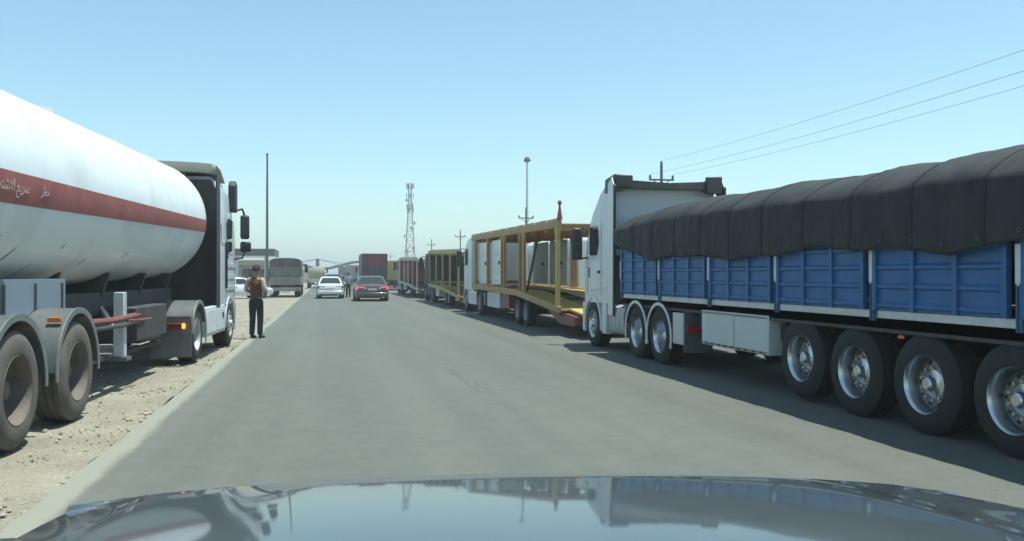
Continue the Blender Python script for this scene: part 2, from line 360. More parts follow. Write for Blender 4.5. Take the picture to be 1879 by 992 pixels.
# shoulder: uneven dirt
def bumpf(x, y):
    return 0.012 * math.sin(x * 2.1 + y * 0.9) + 0.012 * math.sin(y * 1.7 - x * 3.3) + 0.01 * math.sin(x * 7 + y * 5) - 0.012
sheet('dirt_shoulder', -16, -1.98, -6, 46, -0.012, M_DIRT, 110, 260, bumpf)
def pebble_field(name, n, region, smin, smax, label, dens=2.2):
    mb = MB(); r = random.Random(11)
    for _ in range(n):
        u = r.random() ** dens
        x = region[0] - u * region[1]; y = region[2] + (region[3] - region[2]) * r.random() ** 1.3
        s = smin + (smax - smin) * r.random() ** 6
        vs = []
        for p in ((1, 0, 0), (-1, 0, 0), (0, 1, 0), (0, -1, 0), (0, 0, 1), (0, 0, -1)):
            vs.append((x + p[0] * s * r.uniform(.6, 1.4), y + p[1] * s * r.uniform(.6, 1.4), s * 0.3 - 0.02 + p[2] * s * r.uniform(.5, .9)))
        mb.add(vs, [(0, 2, 4), (2, 1, 4), (1, 3, 4), (3, 0, 4), (2, 0, 5), (1, 2, 5), (3, 1, 5), (0, 3, 5)])
    o = mb.build(name, M_STONE, None, smooth=0); o['kind'] = 'stuff'; o['label'] = label; o['category'] = 'gravel'
    return o
pebble_field('gravel', 14000, (-2.0, 7.0, 3.5, 34), 0.004, 0.030, 'loose pale gravel and stones scattered on the dirt shoulder', 1.6)

# ================================================================ RIGHT: TRACTOR WITH BLUE DROPSIDE TRAILER
def ring(z, yb, yf, hw, rf, rb=0.05, n=7):
    # plan outline of a cab at height z: rear yb, front yf, half width hw, front corner radius rf
    pts = []
    for cx, cy, r, a0 in ((hw - rf, yf - rf, rf, 0), (-hw + rf, yf - rf, rf, 90), (-hw + rb, yb + rb, rb, 180), (hw - rb, yb + rb, rb, 270)):
        for k in range(n):
            t = R(a0 + 90 * k / (n - 1)); pts.append((cx + r * math.cos(t), cy + r * math.sin(t), z))
    return pts
def loft(rings):
    mb = MB(); mb.grid(rings, close=True); n = len(rings[0])
    o = (len(rings) - 1) * n
    mb.f.append(tuple(range(n - 1, -1, -1))); mb.m.append(0); mb.f.append(tuple(range(o, o + n))); mb.m.append(0)
    return mb
def side_plate(poly, x, t, sgn):
    return MB().prism(poly, 'x', x, x + sgn * t)

def white_tractor():
    T = thing('truck_tractor', 'white high-roof truck tractor coupled to the blue dropside trailer', 'truck', (7.03, 0, 0))
    hw = 1.235; yb, yf = 17.55, 19.42
    c = loft([ring(0.98, yb, yf, hw, .22), ring(1.3, yb, yf + .03, hw, .22), ring(1.9, yb, yf + .03, hw, .24), ring(2.05, yb, yf, hw, .26),
              ring(2.75, yb, yf - .30, hw - .02, .30), ring(2.95, yb, yf - .42, hw - .03, .34), ring(3.35, yb, yf - .80, hw - .06, .40), ring(3.52, yb, yf - 1.05, hw - .10, .40), ring(3.56, yb + .05, yf - 1.2, hw - .2, .35)])
    cab = c.build('cab', M_WHITE, T, smooth=40)
    # rear wall: greyer paint carries the spoiler's shade, inside the side deflectors, lower part dark
    B('rear_wall', M_SILVER, cab, -1.12, 1.12, 17.515, 17.548, 2.0, 3.44, 0.01)
    B('rear_wall_lower', M_DARK, cab, -1.12, 1.12, 17.51, 17.548, 0.98, 1.995)
    # side deflectors, black inner faces behind white outer skins
    for s in (-1, 1):
        d = MB().prism([(17.545, 0.75), (17.545, 3.5), (17.30, 3.62), (17.18, 3.45), (17.22, 0.75)], 'x', s * 1.242, s * 1.222)
        d.build('side_deflector', M_WHITE, T)
        MB().prism([(17.54, 0.76), (17.54, 3.5), (17.32, 3.58), (17.20, 3.42), (17.24, 0.76)], 'x', s * 1.219, s * 1.205).build('deflector_lining', M_BLACK, T)
        MB().prism([(17.24, 0.74), (17.19, 3.47), (17.13, 3.43), (17.17, 0.74)], 'x', s * 1.246, s * 1.20).build('deflector_edge', M_BLACK, T)
    # dark roof spoiler with stepped end pieces
    sp = MB()
    rows = []
    for k in range(13):
        x = -1.2 + 2.4 * k / 12; a = abs(x) / 1.2
        zt = 3.58 - 0.06 * (1 - a) + (0.10 if a > 0.72 else 0.0); zb = 3.40 if a <= .72 else 3.34
        rows.append([(x, 17.26, zb), (x, 17.24, zt), (x, 17.85, zt - 0.06), (x, 17.9, zb)])
    sp.grid(rows, close=True)
    m = len(rows) * 4
    sp.f += [(3, 2, 1, 0), (m - 4, m - 3, m - 2, m - 1)]; sp.m += [0, 0]
    sp.build('roof_spoiler', mat('dusty_black_spoiler', (0.05, 0.052, 0.05), .6, dust=.35, var=.2), T, smooth=30)
    for s in (-1, 1):
        B('spoiler_end', M_DARK, T, s * 1.0 - .18, s * 1.0 + .18, 17.16, 17.255, 3.30 if s > 0 else 3.40, 3.66, 0.02)
    # side windows, doors, trim (both sides)
    for s in (-1, 1):
        x = s * (hw + 0.001)
        win = [(18.32, 2.02), (18.75, 2.02), (18.98, 2.10), (18.86, 2.62), (18.80, 2.68), (18.45, 2.68), (18.30, 2.6), (18.20, 2.3)]
        o = side_plate(win, x, 0.008, s).build('window', M_GLASS, T)
        side_plate([(18.62, 2.04), (18.66, 2.04), (18.66, 2.66), (18.62, 2.66)], x + s * .008, 0.006, s).build('frame', M_BLACK, o)
        for y in (18.02, 19.02):
            B('door_seam', M_BLACK, T, x, x + s * .003, y, y + .014, 1.15, 2.75)
        B('door_handle', M_BLACK, T, x, x + s * .03, 18.10, 18.24, 1.62, 1.68, .006)
        B('side_vent', M_BLACK, T, x, x + s * .006, 18.86, 18.94, 1.52, 1.76, .002)
        # sculpted crease
        MB().prism([(17.6, 1.30), (18.9, 1.22), (18.9, 1.25), (17.6, 1.335)], 'x', x, x + s * .006).build('body_crease', M_SILVER, T)
        # front wheel arch
        MB().arc(18.62, 0.5, .565, .64, -12, 190, x - s * .35, x + s * .02, 22).build('wheel_arch', M_WHITE, T)
        B('wheel_well', M_BLACK, T, s * .55, s * .85, 18.0, 19.24, 0.45, 1.10)
        B('step', M_WHITE, T, x - s * .3, x + s * .012, 17.66, 17.96, .33, .98, .02)
        B('bumper_corner', M_WHITE, T, x - s * .4, x - s * .0, 19.24, 19.44, .30, .98, .04)
        # mirrors
        MB().tube([(x, 19.05, 2.62), (x + s * .16, 19.12, 2.66), (x + s * .2, 19.12, 2.6)], .02).build('mirror_arm', M_BLACK, T)
        MB().tube([(x, 19.05, 1.98), (x + s * .16, 19.12, 1.95), (x + s * .2, 19.12, 2.0)], .02).build('mirror_arm', M_BLACK, T)
        mi = B('mirror', M_BLACK, T, x + s * .10, x + s * .34, 19.06, 19.20, 1.93, 2.66, .05)
        B('mirror_glass', M_GLASS, mi, x + s * .135, x + s * .315, 19.05, 19.058, 1.99, 2.42)
        B('sill_skirt', M_SILVER, T, x - s * .05, x - s * .005, 17.2, 17.6, 0.75, .98, .01)
    B('front_bumper', M_WHITE, T, -.86, .86, 19.2, 19.47, .28, .97, .05)
    ws = MB().grid([[(-1.0, 19.435, 2.0), (1.0, 19.435, 2.0)], [(-.95, 19.14, 2.72), (.95, 19.14, 2.72)]]); ws.build('windscreen', M_GLASS, T)
    B('windscreen_visor', M_BLACK, T, -1.0, 1.0, 19.05, 19.42, 2.78, 2.83, .02)
    # roof horns / beacons
    for k, x in enumerate((-.9, -.5, .5, .9)):
        MB().cyl((x, 18.35, 3.43), (x, 18.35, 3.5), .02).cyl((x, 18.28, 3.53), (x, 18.42, 3.53), .075, .075, 14).build('roof_lamp', M_BLACK, T)
    MB().tube([(-1.05, 18.35, 3.42), (1.05, 18.35, 3.42)], .022).build('roof_bar', M_DARK, T)
    # chassis, tanks, rear
    B('chassis', M_DARK, T, -.45, .45, 13.5, 19.2, .62, .95)
    B('fifth_wheel', M_DARK, T, -.5, .5, 14.7, 15.7, .95, 1.10)
    for s in (-1, 1):
        # fuel tank with straps
        tk = MB()
        prof = []
        for k in range(16):
            t = 2 * math.pi * k / 16
            prof.append((s * .93 + .28 * max(-1, min(1, 1.25 * math.cos(t))), .66 + .30 * max(-1, min(1, 1.2 * math.sin(t)))))
        tk.prism(prof, 'y', 16.62, 17.55)
        t_ = tk.build('fuel_tank', M_GREYRIM, T, smooth=50)
        for y in (16.72, 16.98, 17.24, 17.46):
            MB().prism([(s * .93 + (a - s * .93) * 1.03, .66 + (b - .66) * 1.03) for a, b in prof], 'y', y, y + .05).build('tank_strap', M_SILVER, t_, smooth=50)
        for yy in (14.68, 15.86):
            wheel(T, s * 1.07, yy, s, 'dish', M_ALU)
        wheel(T, s * 1.08, 18.62, s, 'steer', M_ALU)
        for yy in (14.68, 15.86):
            MB().arc(yy, .5, .56, .595, 15, 165, s * .88, s * 1.25, 16).build('mudguard', M_DARK, T)
            MB().arc(yy, .5, .548, .602, -18, 198, s * 1.252, s * 1.235, 20).build('mudguard_trim', M_WHITE, T)
        B('rear_light', M_RED, T, s * 1.0 - .22, s * 1.0 + .22, 13.46, 13.50, .62, .76, .01)
        B('mud_flap', M_GREY, T, s * 1.0 - .25, s * 1.0 + .25, 13.505, 13.53, .30, .98)
    B('rear_bumper', M_GREY, T, -1.2, 1.2, 13.52, 13.9, .55, .95, .02)
    B('tail_skirt', M_SILVER, T, -1.235, -1.19, 13.6, 14.05, .42, .95, .01)
    B('air_tank', M_DKRED, T, -1.0, -.55, 16.05, 16.55, .95, 1.12, .03)
    return T
white_tractor()

def blue_trailer():
    T = thing('dropside_trailer', 'long blue dropside trailer with white reflective post plates under a black tarpaulin', 'trailer', (7.05, 0, 0))
    y1, y0, step = 16.72, 2.30, 2.06
    hw = 1.25
    B('bed', M_DARK, T, -hw + .03, hw - .03, y0, y1, 1.02, 1.16)
    for s in (-1, 1):
        B('side_rail', M_RAIL, T, s * hw - (.05 if s > 0 else 0), s * hw + (0 if s > 0 else .05), y0, y1, 1.13, 1.215, .008)
        B('lower_rail', M_DARK, T, s * (hw - .10), s * (hw - .03), y0, y1, .98, 1.127)
    # one bay of the side: three pressed panels between ribs
    bay = MB(); W = step - .16
    bay.box(-.02, .0, 0, W, 0, .86)
    n = 3
    for k in range(n + 1):
        y = k * (W - .06) / n
        bay.box(-.055, -.0205, y, y + .06, 0.0, .86)
    for k in range(n):
        ya = k * (W - .06) / n + .06; yb = (k + 1) * (W - .06) / n
        for z in (0.02, .22, .42, .62, .80):
            # horizontal pressing: bevelled swage
            bay.prism([(-.0205, z), (-.045, z + .018), (-.045, z + .045), (-.0205, z + .07)], 'y', ya + .01, yb - .01)
    me = bay.mesh('side_panel', M_BLUE)
    pl = MB().box(-.018, 0, -.05, .05, 0, 1.02); pl.box(-.03, -.018, -.035, -.02, 0, 1.0); pl.box(-.03, -.018, .02, .035, 0, 1.0)
    pm = pl.mesh('post', M_BLUEPOST)
    lm = MB().box(-.006, 0, -.035, .035, 0, .34).box(-.009, -.006, -.012, .012, -.02, .02).mesh('reflective_plate', mat('retro_plate', (.62, .66, .66), .4, var=.08, dust=.12))
    k = 0; y = y1
    while y - step > y0 - .1:
        for s in (-1, 1):
            o = link('side_panel', me, T, (s * (hw - .01), y - step + .08, 1.22)); 
            if s > 0: o.rotation_euler.z = math.pi; o.location.y = y - .08
        y -= step
    for j in range(8):
        yy = y1 - .05 - j * step if j else y1 - .06
        for s in (-1, 1):
            p = link('post', pm, T, (s * (hw + .005), yy, 1.10), 0 if s < 0 else math.pi)
            q = link('reflective_plate', lm, p, (-.0305, 0, .42))
    # headboard
    B('headboard', M_BLUE, T, -hw + .02, hw - .02, y1 - .04, y1 + .02, 1.2, 2.35)
    B('tailboard', M_BLUE, T, -hw + .02, hw - .02, y0 - .02, y0 + .04, 1.2, 2.08)
    # chassis beams, landing gear, boxes
    for x in (-.5, .5): B('chassis_beam', M_DARK, T, x - .07, x + .07, y0 + .1, 15.9, .74, 1.02)
    for k in range(9): B('cross_member', M_DARK, T, -1.15, 1.15, 3 + k * 1.5, 3.08 + k * 1.5, .90, 1.015)
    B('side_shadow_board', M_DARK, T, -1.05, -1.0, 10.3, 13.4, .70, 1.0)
    bx = B('toolbox', mat('toolbox_white', (.55, .60, .59), .5, dust=.18, var=.06, vscale=2, bump=.05, bscale=3), T, -1.23, -.60, 10.78, 12.92, .50, 1.04, .012)
    for z in (.53, 1.005): B('hinge_strip', M_GALV, bx, -1.238, -1.232, 10.82, 12.88, z - .012, z + .012)
    B('seam', M_GREY, bx, -1.2335, -1.2305, 11.79, 11.80, .54, .99)
    for k in range(9): B('hinge', M_DARK, bx, -1.246, -1.239, 10.95 + k * .22, 11.0 + k * .22, .515, .545)
    B('toolbox', M_DARK, T, .60, 1.23, 10.78, 12.92, .50, 1.02, .012)
    for s in (-1, 1):
        B('landing_leg', M_GREY, T, s * .62 - .06, s * .62 + .06, 13.15, 13.27, .50, .95)
        for k, yy in enumerate((10.0, 8.86, 7.68, 6.52)):
            wheel(T, s * 1.06, yy, s, 'alu', z=.55 if k == 0 else .5)
            MB().cyl((s * .9, yy, .5), (0, yy, .5), .07).build('axle', M_DARK, T)
        B('mud_flap', M_BLACK, T, s * 1.05 - .16, s * 1.05 + .16, 5.85, 5.87, .25, 1.0)
    B('rear_bumper', M_DKRED, T, -1.2, 1.2, y0, y0 + .12, .45, .6, .01)
    for k in range(4): B('marker_lamp', M_AMBER, T, -1.20, -1.19, 4.6 + 3.4 * k, 4.7 + 3.4 * k, .93, .965)
    return T
blue_trailer()

def tarpaulin():
    rr = random.Random(5)
    y1, y0 = 16.86, 2.1
    ny, cols = 220, 46
    def nz(a, b): return math.sin(a * 1.7 + 1.3 * math.sin(b * 2.1)) * .5 + math.sin(a * 4.3 + b * 3.1) * .28 + math.sin(a * 9.1 - b * 5.2) * .14
    rows = []
    for j in range(ny + 1):
        y = y0 + (y1 - y0) * j / ny
        f = (y1 - y)
        # ridge height along the trailer: droops at the front and behind y=6.6
        zt = 2.87 + 0.006 * math.sin(y * 1.9) + .006 * math.sin(y * 5.3) - .085 * max(0, min(1, (13 - y) / 4.5))
        if y > 15.4: zt -= .06 * (y - 15.4)
        if y < 6.6: zt -= .085 * (6.6 - y)
        hem = 1.86 + .045 * math.sin(y * 1.52) + .025 * math.sin(y * 4.1 + 1) + .02 * nz(y * 2.3, 1)
        if y > 14.6: hem += .16 * (y - 14.6)
        sec = []
        for k in range(cols + 1):
            u = k / cols                     # 0 near hem, 1 far hem
            sh = .30                        # depth of the sloping shoulder
            if u < .30:
                v = u / .30; x = -1.375 + .02 * v; z = hem + (zt - sh - hem) * v
            elif u > .70:
                v = (1 - u) / .30; x = 1.375 - .02 * v; z = hem + (zt - sh - hem) * v
            else:
                t = (u - .30) / .40; a = 2 * t - 1; x = 1.355 * a; z = zt + .04 - (sh + .04) * abs(a) ** 3.6
            d = nz(y * 2.6, z * 4.5 + x) * .007 + nz(y * 6.5, z * 9 + 2) * .004
            # vertical folds below each hoop
            d += .016 * math.sin(y * 3.05 + 1.3 * math.sin(y * .83) + .4 * math.sin(z * 4)) ** 3 * (1 if u < .30 or u > .70 else .8)
            if .30 <= u <= .70: z += d * 1.4 + .024 * (math.sin(y * 3.05 + 1.3 * math.sin(y * .83)) ** 2 - .5) * abs((u - .5) / .2) ** 2
            else: x += d * (-1 if u < .5 else 1)
            sec.append((x, y, z))
        rows.append(sec)
    # front end hangs down as a pleated apron in front of the headboard
    mb = MB(); mb.grid(rows)
    last = rows[-1]; ap = [last]
    for q in range(1, 7):
        r_ = []
        for k, (x, y, z) in enumerate(last):
            zz = z - (z - 2.1) * .16 * q if z > 2.1 else z
            r_.append((x * (1 - .01 * q), y + .05 * math.sin(q * .5) + .02 * math.sin(k * 1.1), zz))
        ap.append(r_)
    mb.grid(ap)
    first = rows[0]
    mb.grid([first, [(x * .99, y - .03, z - (z - 1.75) * .5 if z > 1.75 else z) for x, y, z in first], [(x * .985, y - .02, z - (z - 1.75) * .95 if z > 1.75 else z) for x, y, z in first]])
    o = mb.build('tarpaulin', M_TARP, None, smooth=60)
    o.location = (7.05, 0, 0)
    m = o.modifiers.new('solid', 'SOLIDIFY'); m.thickness = .006
    M_SEAM = mat('tarpaulin_seam', (0.019, 0.022, 0.021), .8, dust=.12, dustcol=(.12, .125, .12), spec=.3)
    for j in range(8, ny - 4, 15):          # welded cross seams
        MB().grid([[(x * 1.004, y, z + .004) for x, y, z in rows[j + q]] for q in (0, 1)]).build('seam', M_SEAM, o, smooth=60)
    eye = MB().lathe([(.012, 0), (.022, .004), (.026, 0)], 10, 'x').mesh('eyelet', M_DARK)
    for j in range(6, ny - 6, 7):
        x, y, z = rows[j][2]; link('eyelet', eye, o, (x - .012, y, z), math.pi)
    tag(o, 'heavy black tarpaulin draped along the top of the blue dropside trailer', 'tarpaulin')
tarpaulin()

# ================================================================ LEFT: TANKER
HEAD = -R(3.3)
ORG = (-3.55, 16.97, 0)
def tanker():
    T = thing('tank_trailer', 'white tank trailer with a faded red stripe and worn lettering along its side', 'trailer', ORG, HEAD)
    Rr, zc, inc = 1.15, 2.56, math.tan(R(.8))
    ya, yb = -12.6, 1.15
    N = 64
    def zoff(y): return inc * (y + 6)
    stations = []
    # rounded ends
    for k in range(9):
        t = R(90 * k / 8); stations.append((ya - .42 * math.cos(t), max(.001, Rr * math.sin(t) ** .75)))
    for y in [ya + (yb - ya) * k / 28 for k in range(1, 28)]: stations.append((y, Rr))
    for k in range(10):
        t = R(90 * k / 9); stations.append((yb + .60 * math.sin(t), max(.001, Rr * math.cos(t) ** .62)))
    a_hi, a_lo = math.asin((2.52 - zc + .02) / Rr), math.asin((2.235 - zc) / Rr)
    angs = sorted(set([2 * math.pi * k / N for k in range(N)] + [a_hi % (2 * math.pi), a_lo % (2 * math.pi), math.pi - a_hi, (math.pi - a_lo) % (2 * math.pi)]))
    rows = [[(r * math.cos(a), y, zc + zoff(y) + r * math.sin(a)) for a in angs] for y, r in stations]
    tank = MB().grid(rows, close=True)
    # tank paint with grime streaks low down
    m = bpy.data.materials.new('tank_white'); m.use_nodes = True; t = m.node_tree; n = t.nodes; L = t.links.new; b = n['Principled BSDF']
    b.inputs['Roughness'].default_value = .38; b.inputs['Coat Weight'].default_value = .15
    tc = n.new('ShaderNodeTexCoord'); mp = n.new('ShaderNodeMapping'); mp.inputs['Scale'].default_value = (1, .8, .8)
    L(tc.outputs['Object'], mp.inputs[0])
    a = n.new('ShaderNodeTexNoise'); a.inputs['Scale'].default_value = 1.5; a.inputs['Detail'].default_value = 8; L(mp.outputs[0], a.inputs['Vector'])
    cr = n.new('ShaderNodeValToRGB'); e = cr.color_ramp.elements; e[0].position = .25; e[0].color = (.58, .59, .56, 1); e[1].position = .5; e[1].color = (.70, .73, .72, 1)
    L(a.outputs['Fac'], cr.inputs[0]); L(cr.outputs[0], b.inputs['Base Color'])
    body = tank.build('tank', m, T, smooth=60)
    for y in (-11.2, -9.1, -7.0, -4.9, -2.8, -.7):
        MB().grid([[((Rr + e) * math.cos(a), yy, zc + zoff(yy) + (Rr + e) * math.sin(a)) for a in angs] for yy, e in ((y - .02, -.001), (y - .012, .0022), (y + .012, .0022), (y + .02, -.001))], close=True).build('weld_seam', m, body, smooth=60)
    # stripe: thin band proud of the skin, both sides
    mr = bpy.data.materials.new('faded_red_stripe'); mr.use_nodes = True; t = mr.node_tree; n = t.nodes; L = t.links.new; b = n['Principled BSDF']
    b.inputs['Roughness'].default_value = .6
    tc = n.new('ShaderNodeTexCoord'); a = n.new('ShaderNodeTexNoise'); a.inputs['Scale'].default_value = 2.2; a.inputs['Detail'].default_value = 9; a.inputs['Roughness'].default_value = .7
    L(tc.outputs['Object'], a.inputs['Vector'])
    cr = n.new('ShaderNodeValToRGB'); e = cr.color_ramp.elements
    e[0].position = .3; e[0].color = (.25, .055, .045, 1); e[1].position = .60; e[1].color = (.34, .095, .078, 1); k = e.new(.72); k.color = (.44, .22, .185, 1)
    L(a.outputs['Fac'], cr.inputs[0]); L(cr.outputs[0], b.inputs['Base Color'])
    for s in (1, -1):
        rows = []
        for y, r in stations:
            if y < ya - .2 or r < .9 * Rr: continue
            g = (y - ya) / (yb - ya)
            lo, hi = 2.27 - zc + .06 * g, 2.60 - zc - .03 * g
            rows.append([(s * (r + .003) * math.cos(math.asin(v / r)), y, zc + zoff(y) + v * (r + .003) / r) for v in [lo + (hi - lo) * q / 5 for q in range(6)]])
        MB().grid(rows).build('stripe', mr, body, smooth=60, label='faded red stripe with worn white lettering')
    # drip marks and scratches on the lower flank
    r = random.Random(9); mk = MB()
    for y, z, l in ((-7.9, 2.0, .05), (-7.35, 1.9, .22), (-7.75, 1.72, .24), (-6.6, 1.72, .2), (-8.5, 1.93, .1), (-3.4, 1.9, .12), (-5.0, 1.8, .1), (-6.1, 1.95, .06), (-8.9, 1.75, .2), (-1.4, 3.35, .06), (-1.9, 3.3, .05)):
        P = []
        for q in range(5):
            v = q / 4; zz = z - l * v; yy = y - l * .9 * v
            c = (zz - zc) / Rr; c = max(-.98, min(.98, c)); th = math.asin(c); rad = Rr + .004
            wv = .012 * math.sin(math.pi * (v * .8 + .1))
            P.append([(rad * math.cos(th), yy - wv, zc + zoff(yy) + rad * math.sin(th)), (rad * math.cos(th), yy + wv, zc + zoff(yy) + rad * math.sin(th))])
        mk.grid(P)
    mk.build('drip_mark', mat('dried_oil', (.05, .05, .045), .7), body, smooth=0)
    # lettering on the stripe
    def letters(txt, y, size):
        cu = bpy.data.curves.new('lettering', 'FONT'); cu.body = txt; cu.size = size; cu.extrude = .001; cu.align_x = 'CENTER'; cu.align_y = 'CENTER'
        tmp = bpy.data.objects.new('tmp', cu); COL.objects.link(tmp)
        dg = bpy.context.evaluated_depsgraph_get(); me = bpy.data.meshes.new_from_object(tmp.evaluated_get(dg))
        bpy.data.objects.remove(tmp)
        me.materials.clear(); me.materials.append(mat('worn_white_lettering', (.52, .42, .37), .7, var=.35, vscale=22))
        bm = bmesh.new(); bm.from_mesh(me)
        bmesh.ops.subdivide_edges(bm, edges=[e for e in bm.edges if e.calc_length() > .06], cuts=1)
        for v in bm.verts:
            yy = y + v.co.x; vv = 2.455 - zc + v.co.y; rad = Rr + .007 + v.co.z
            v.co = Vector((math.sqrt(max(0, rad * rad - vv * vv)), yy, zc + zoff(yy) + vv))
        bm.to_mesh(me); bm.free()
        return link('lettering', me, body)
    letters('\uFEAE\uFEC4\uFEA7', -7.2, .125)                       # danger
    letters('\uFEDD\uFE8E\uFECC\uFE98\uFEB7\uFEFB\uFE8D \uFECA\uFEF3\uFEAE\uFEB3', -8.05, .15)  # highly flammable
    # catwalk and lids on top
    for y in (-10.5, -7.5, -4.5, -1.6):
        MB().cyl((0, y, zc + Rr + zoff(y) - .05), (0, y, zc + Rr + zoff(y) + .05), .28, n=20).build('hatch', M_WHITE, T)
    # sub-frame
    for s in (-1, 1):
        B('frame_beam', M_DARK, T, s * .48 - .07, s * .48 + .07, ya + .2, .9, 1.02, 1.34)
    for y in (-11.6, -9.4, -7.4, -5.4, -3.4, -1.4, .4):
        MB().prism([(-.66, 1.62), (-.5, 1.10), (.5, 1.10), (.66, 1.62)], 'y', y, y + .10).build('saddle', M_DARK, T)
    for y0, y1 in ((-9.3, -7.6), (-7.45, -5.75)):
        B('frame_panel', M_SILVER, T, .80, .86, y0, y1, 1.02, 1.55, .01)
    for k in range(5): B('panel_rib', M_GREY, T, .86, .875, -9.1 + .8 * k, -9.06 + .8 * k, 1.04, 1.5)
    # axles: rear, middle (front of the visible pair)
    for y in (-6.55, -8.17, -9.79):
        for s in (-1, 1):
            wheel(T, s * 1.09, y, s, 'dish', M_STEELRIM, M_RUBBERD, z=.54, s=1.08)
            MB().arc(y, .54, .655, .69, 4, 176, s * .80, s * 1.27, 22).build('mudguard', M_GREY, T)
            MB().arc(y, .54, .635, .70, -4, 184, s * 1.275, s * 1.262, 24).build('mudguard_edge', M_GALV, T)
            if s > 0: B('marker_lamp', M_AMBER, T, 1.255, 1.285, y - .10, y + .02, 1.255, 1.30, .006) if False else None
        MB().cyl((-1, y, .54), (1, y, .54), .075).build('axle', M_DARK, T)
    for y in (-7.0, -8.62):
        B('marker_lamp', M_AMBERLIT if False else M_AMBER, T, 1.10, 1.24, y + -.02, y + .02, 1.10, 1.15, .006)
    # landing legs, hoses, valve box
    for s in (-1, 1):
        B('landing_leg', M_SILVER, T, s * .95 - .07, s * .95 + .07, -3.95, -3.80, .45, 1.35, .01)
        B('leg_foot', M_GREY, T, s * .95 - .12, s * .95 + .12, -4.0, -3.75, .40, .45)
        MB().beam((s * .95, -3.88, .75), (s * .5, -3.3, 1.15), .05, .05).build('leg_brace', M_SILVER, T)
    MB().tube([(-.9, -3.88, .85), (.9, -3.88, .85)], .025).build('leg_shaft', M_GALV, T)
    MB().tube([(.95, -3.88, .95), (1.15, -3.7, .95), (1.22, -3.3, .95)], .02).build('crank', M_DKRED, T)
    B('valve_box', M_DARK, T, .35, 1.05, -3.4, -1.6, .62, 1.12, .02)
    MB().tube([(.98, -5.4, 1.0), (1.0, -4.5, .98), (1.02, -3.4, 1.0), (1.0, -3.0, 1.03)], .045).build('hose', M_DKRED, T)
    MB().tube([(1.05, -5.6, .92), (1.06, -4.2, .90), (1.04, -3.0, .92)], .03).build('pipe', M_DARK, T)
    B('under_pipe', M_DARK, T, .7, .76, -5.6, .6, .40, .46)
    B('spare_carrier', M_DARK, T, -.8, .8, -2.2, -.9, .50, 1.0, .03)
    B('rear_bumper', M_GREY, T, -1.2, 1.2, ya - .2, ya - .08, .5, .65)
    return T
tanker()

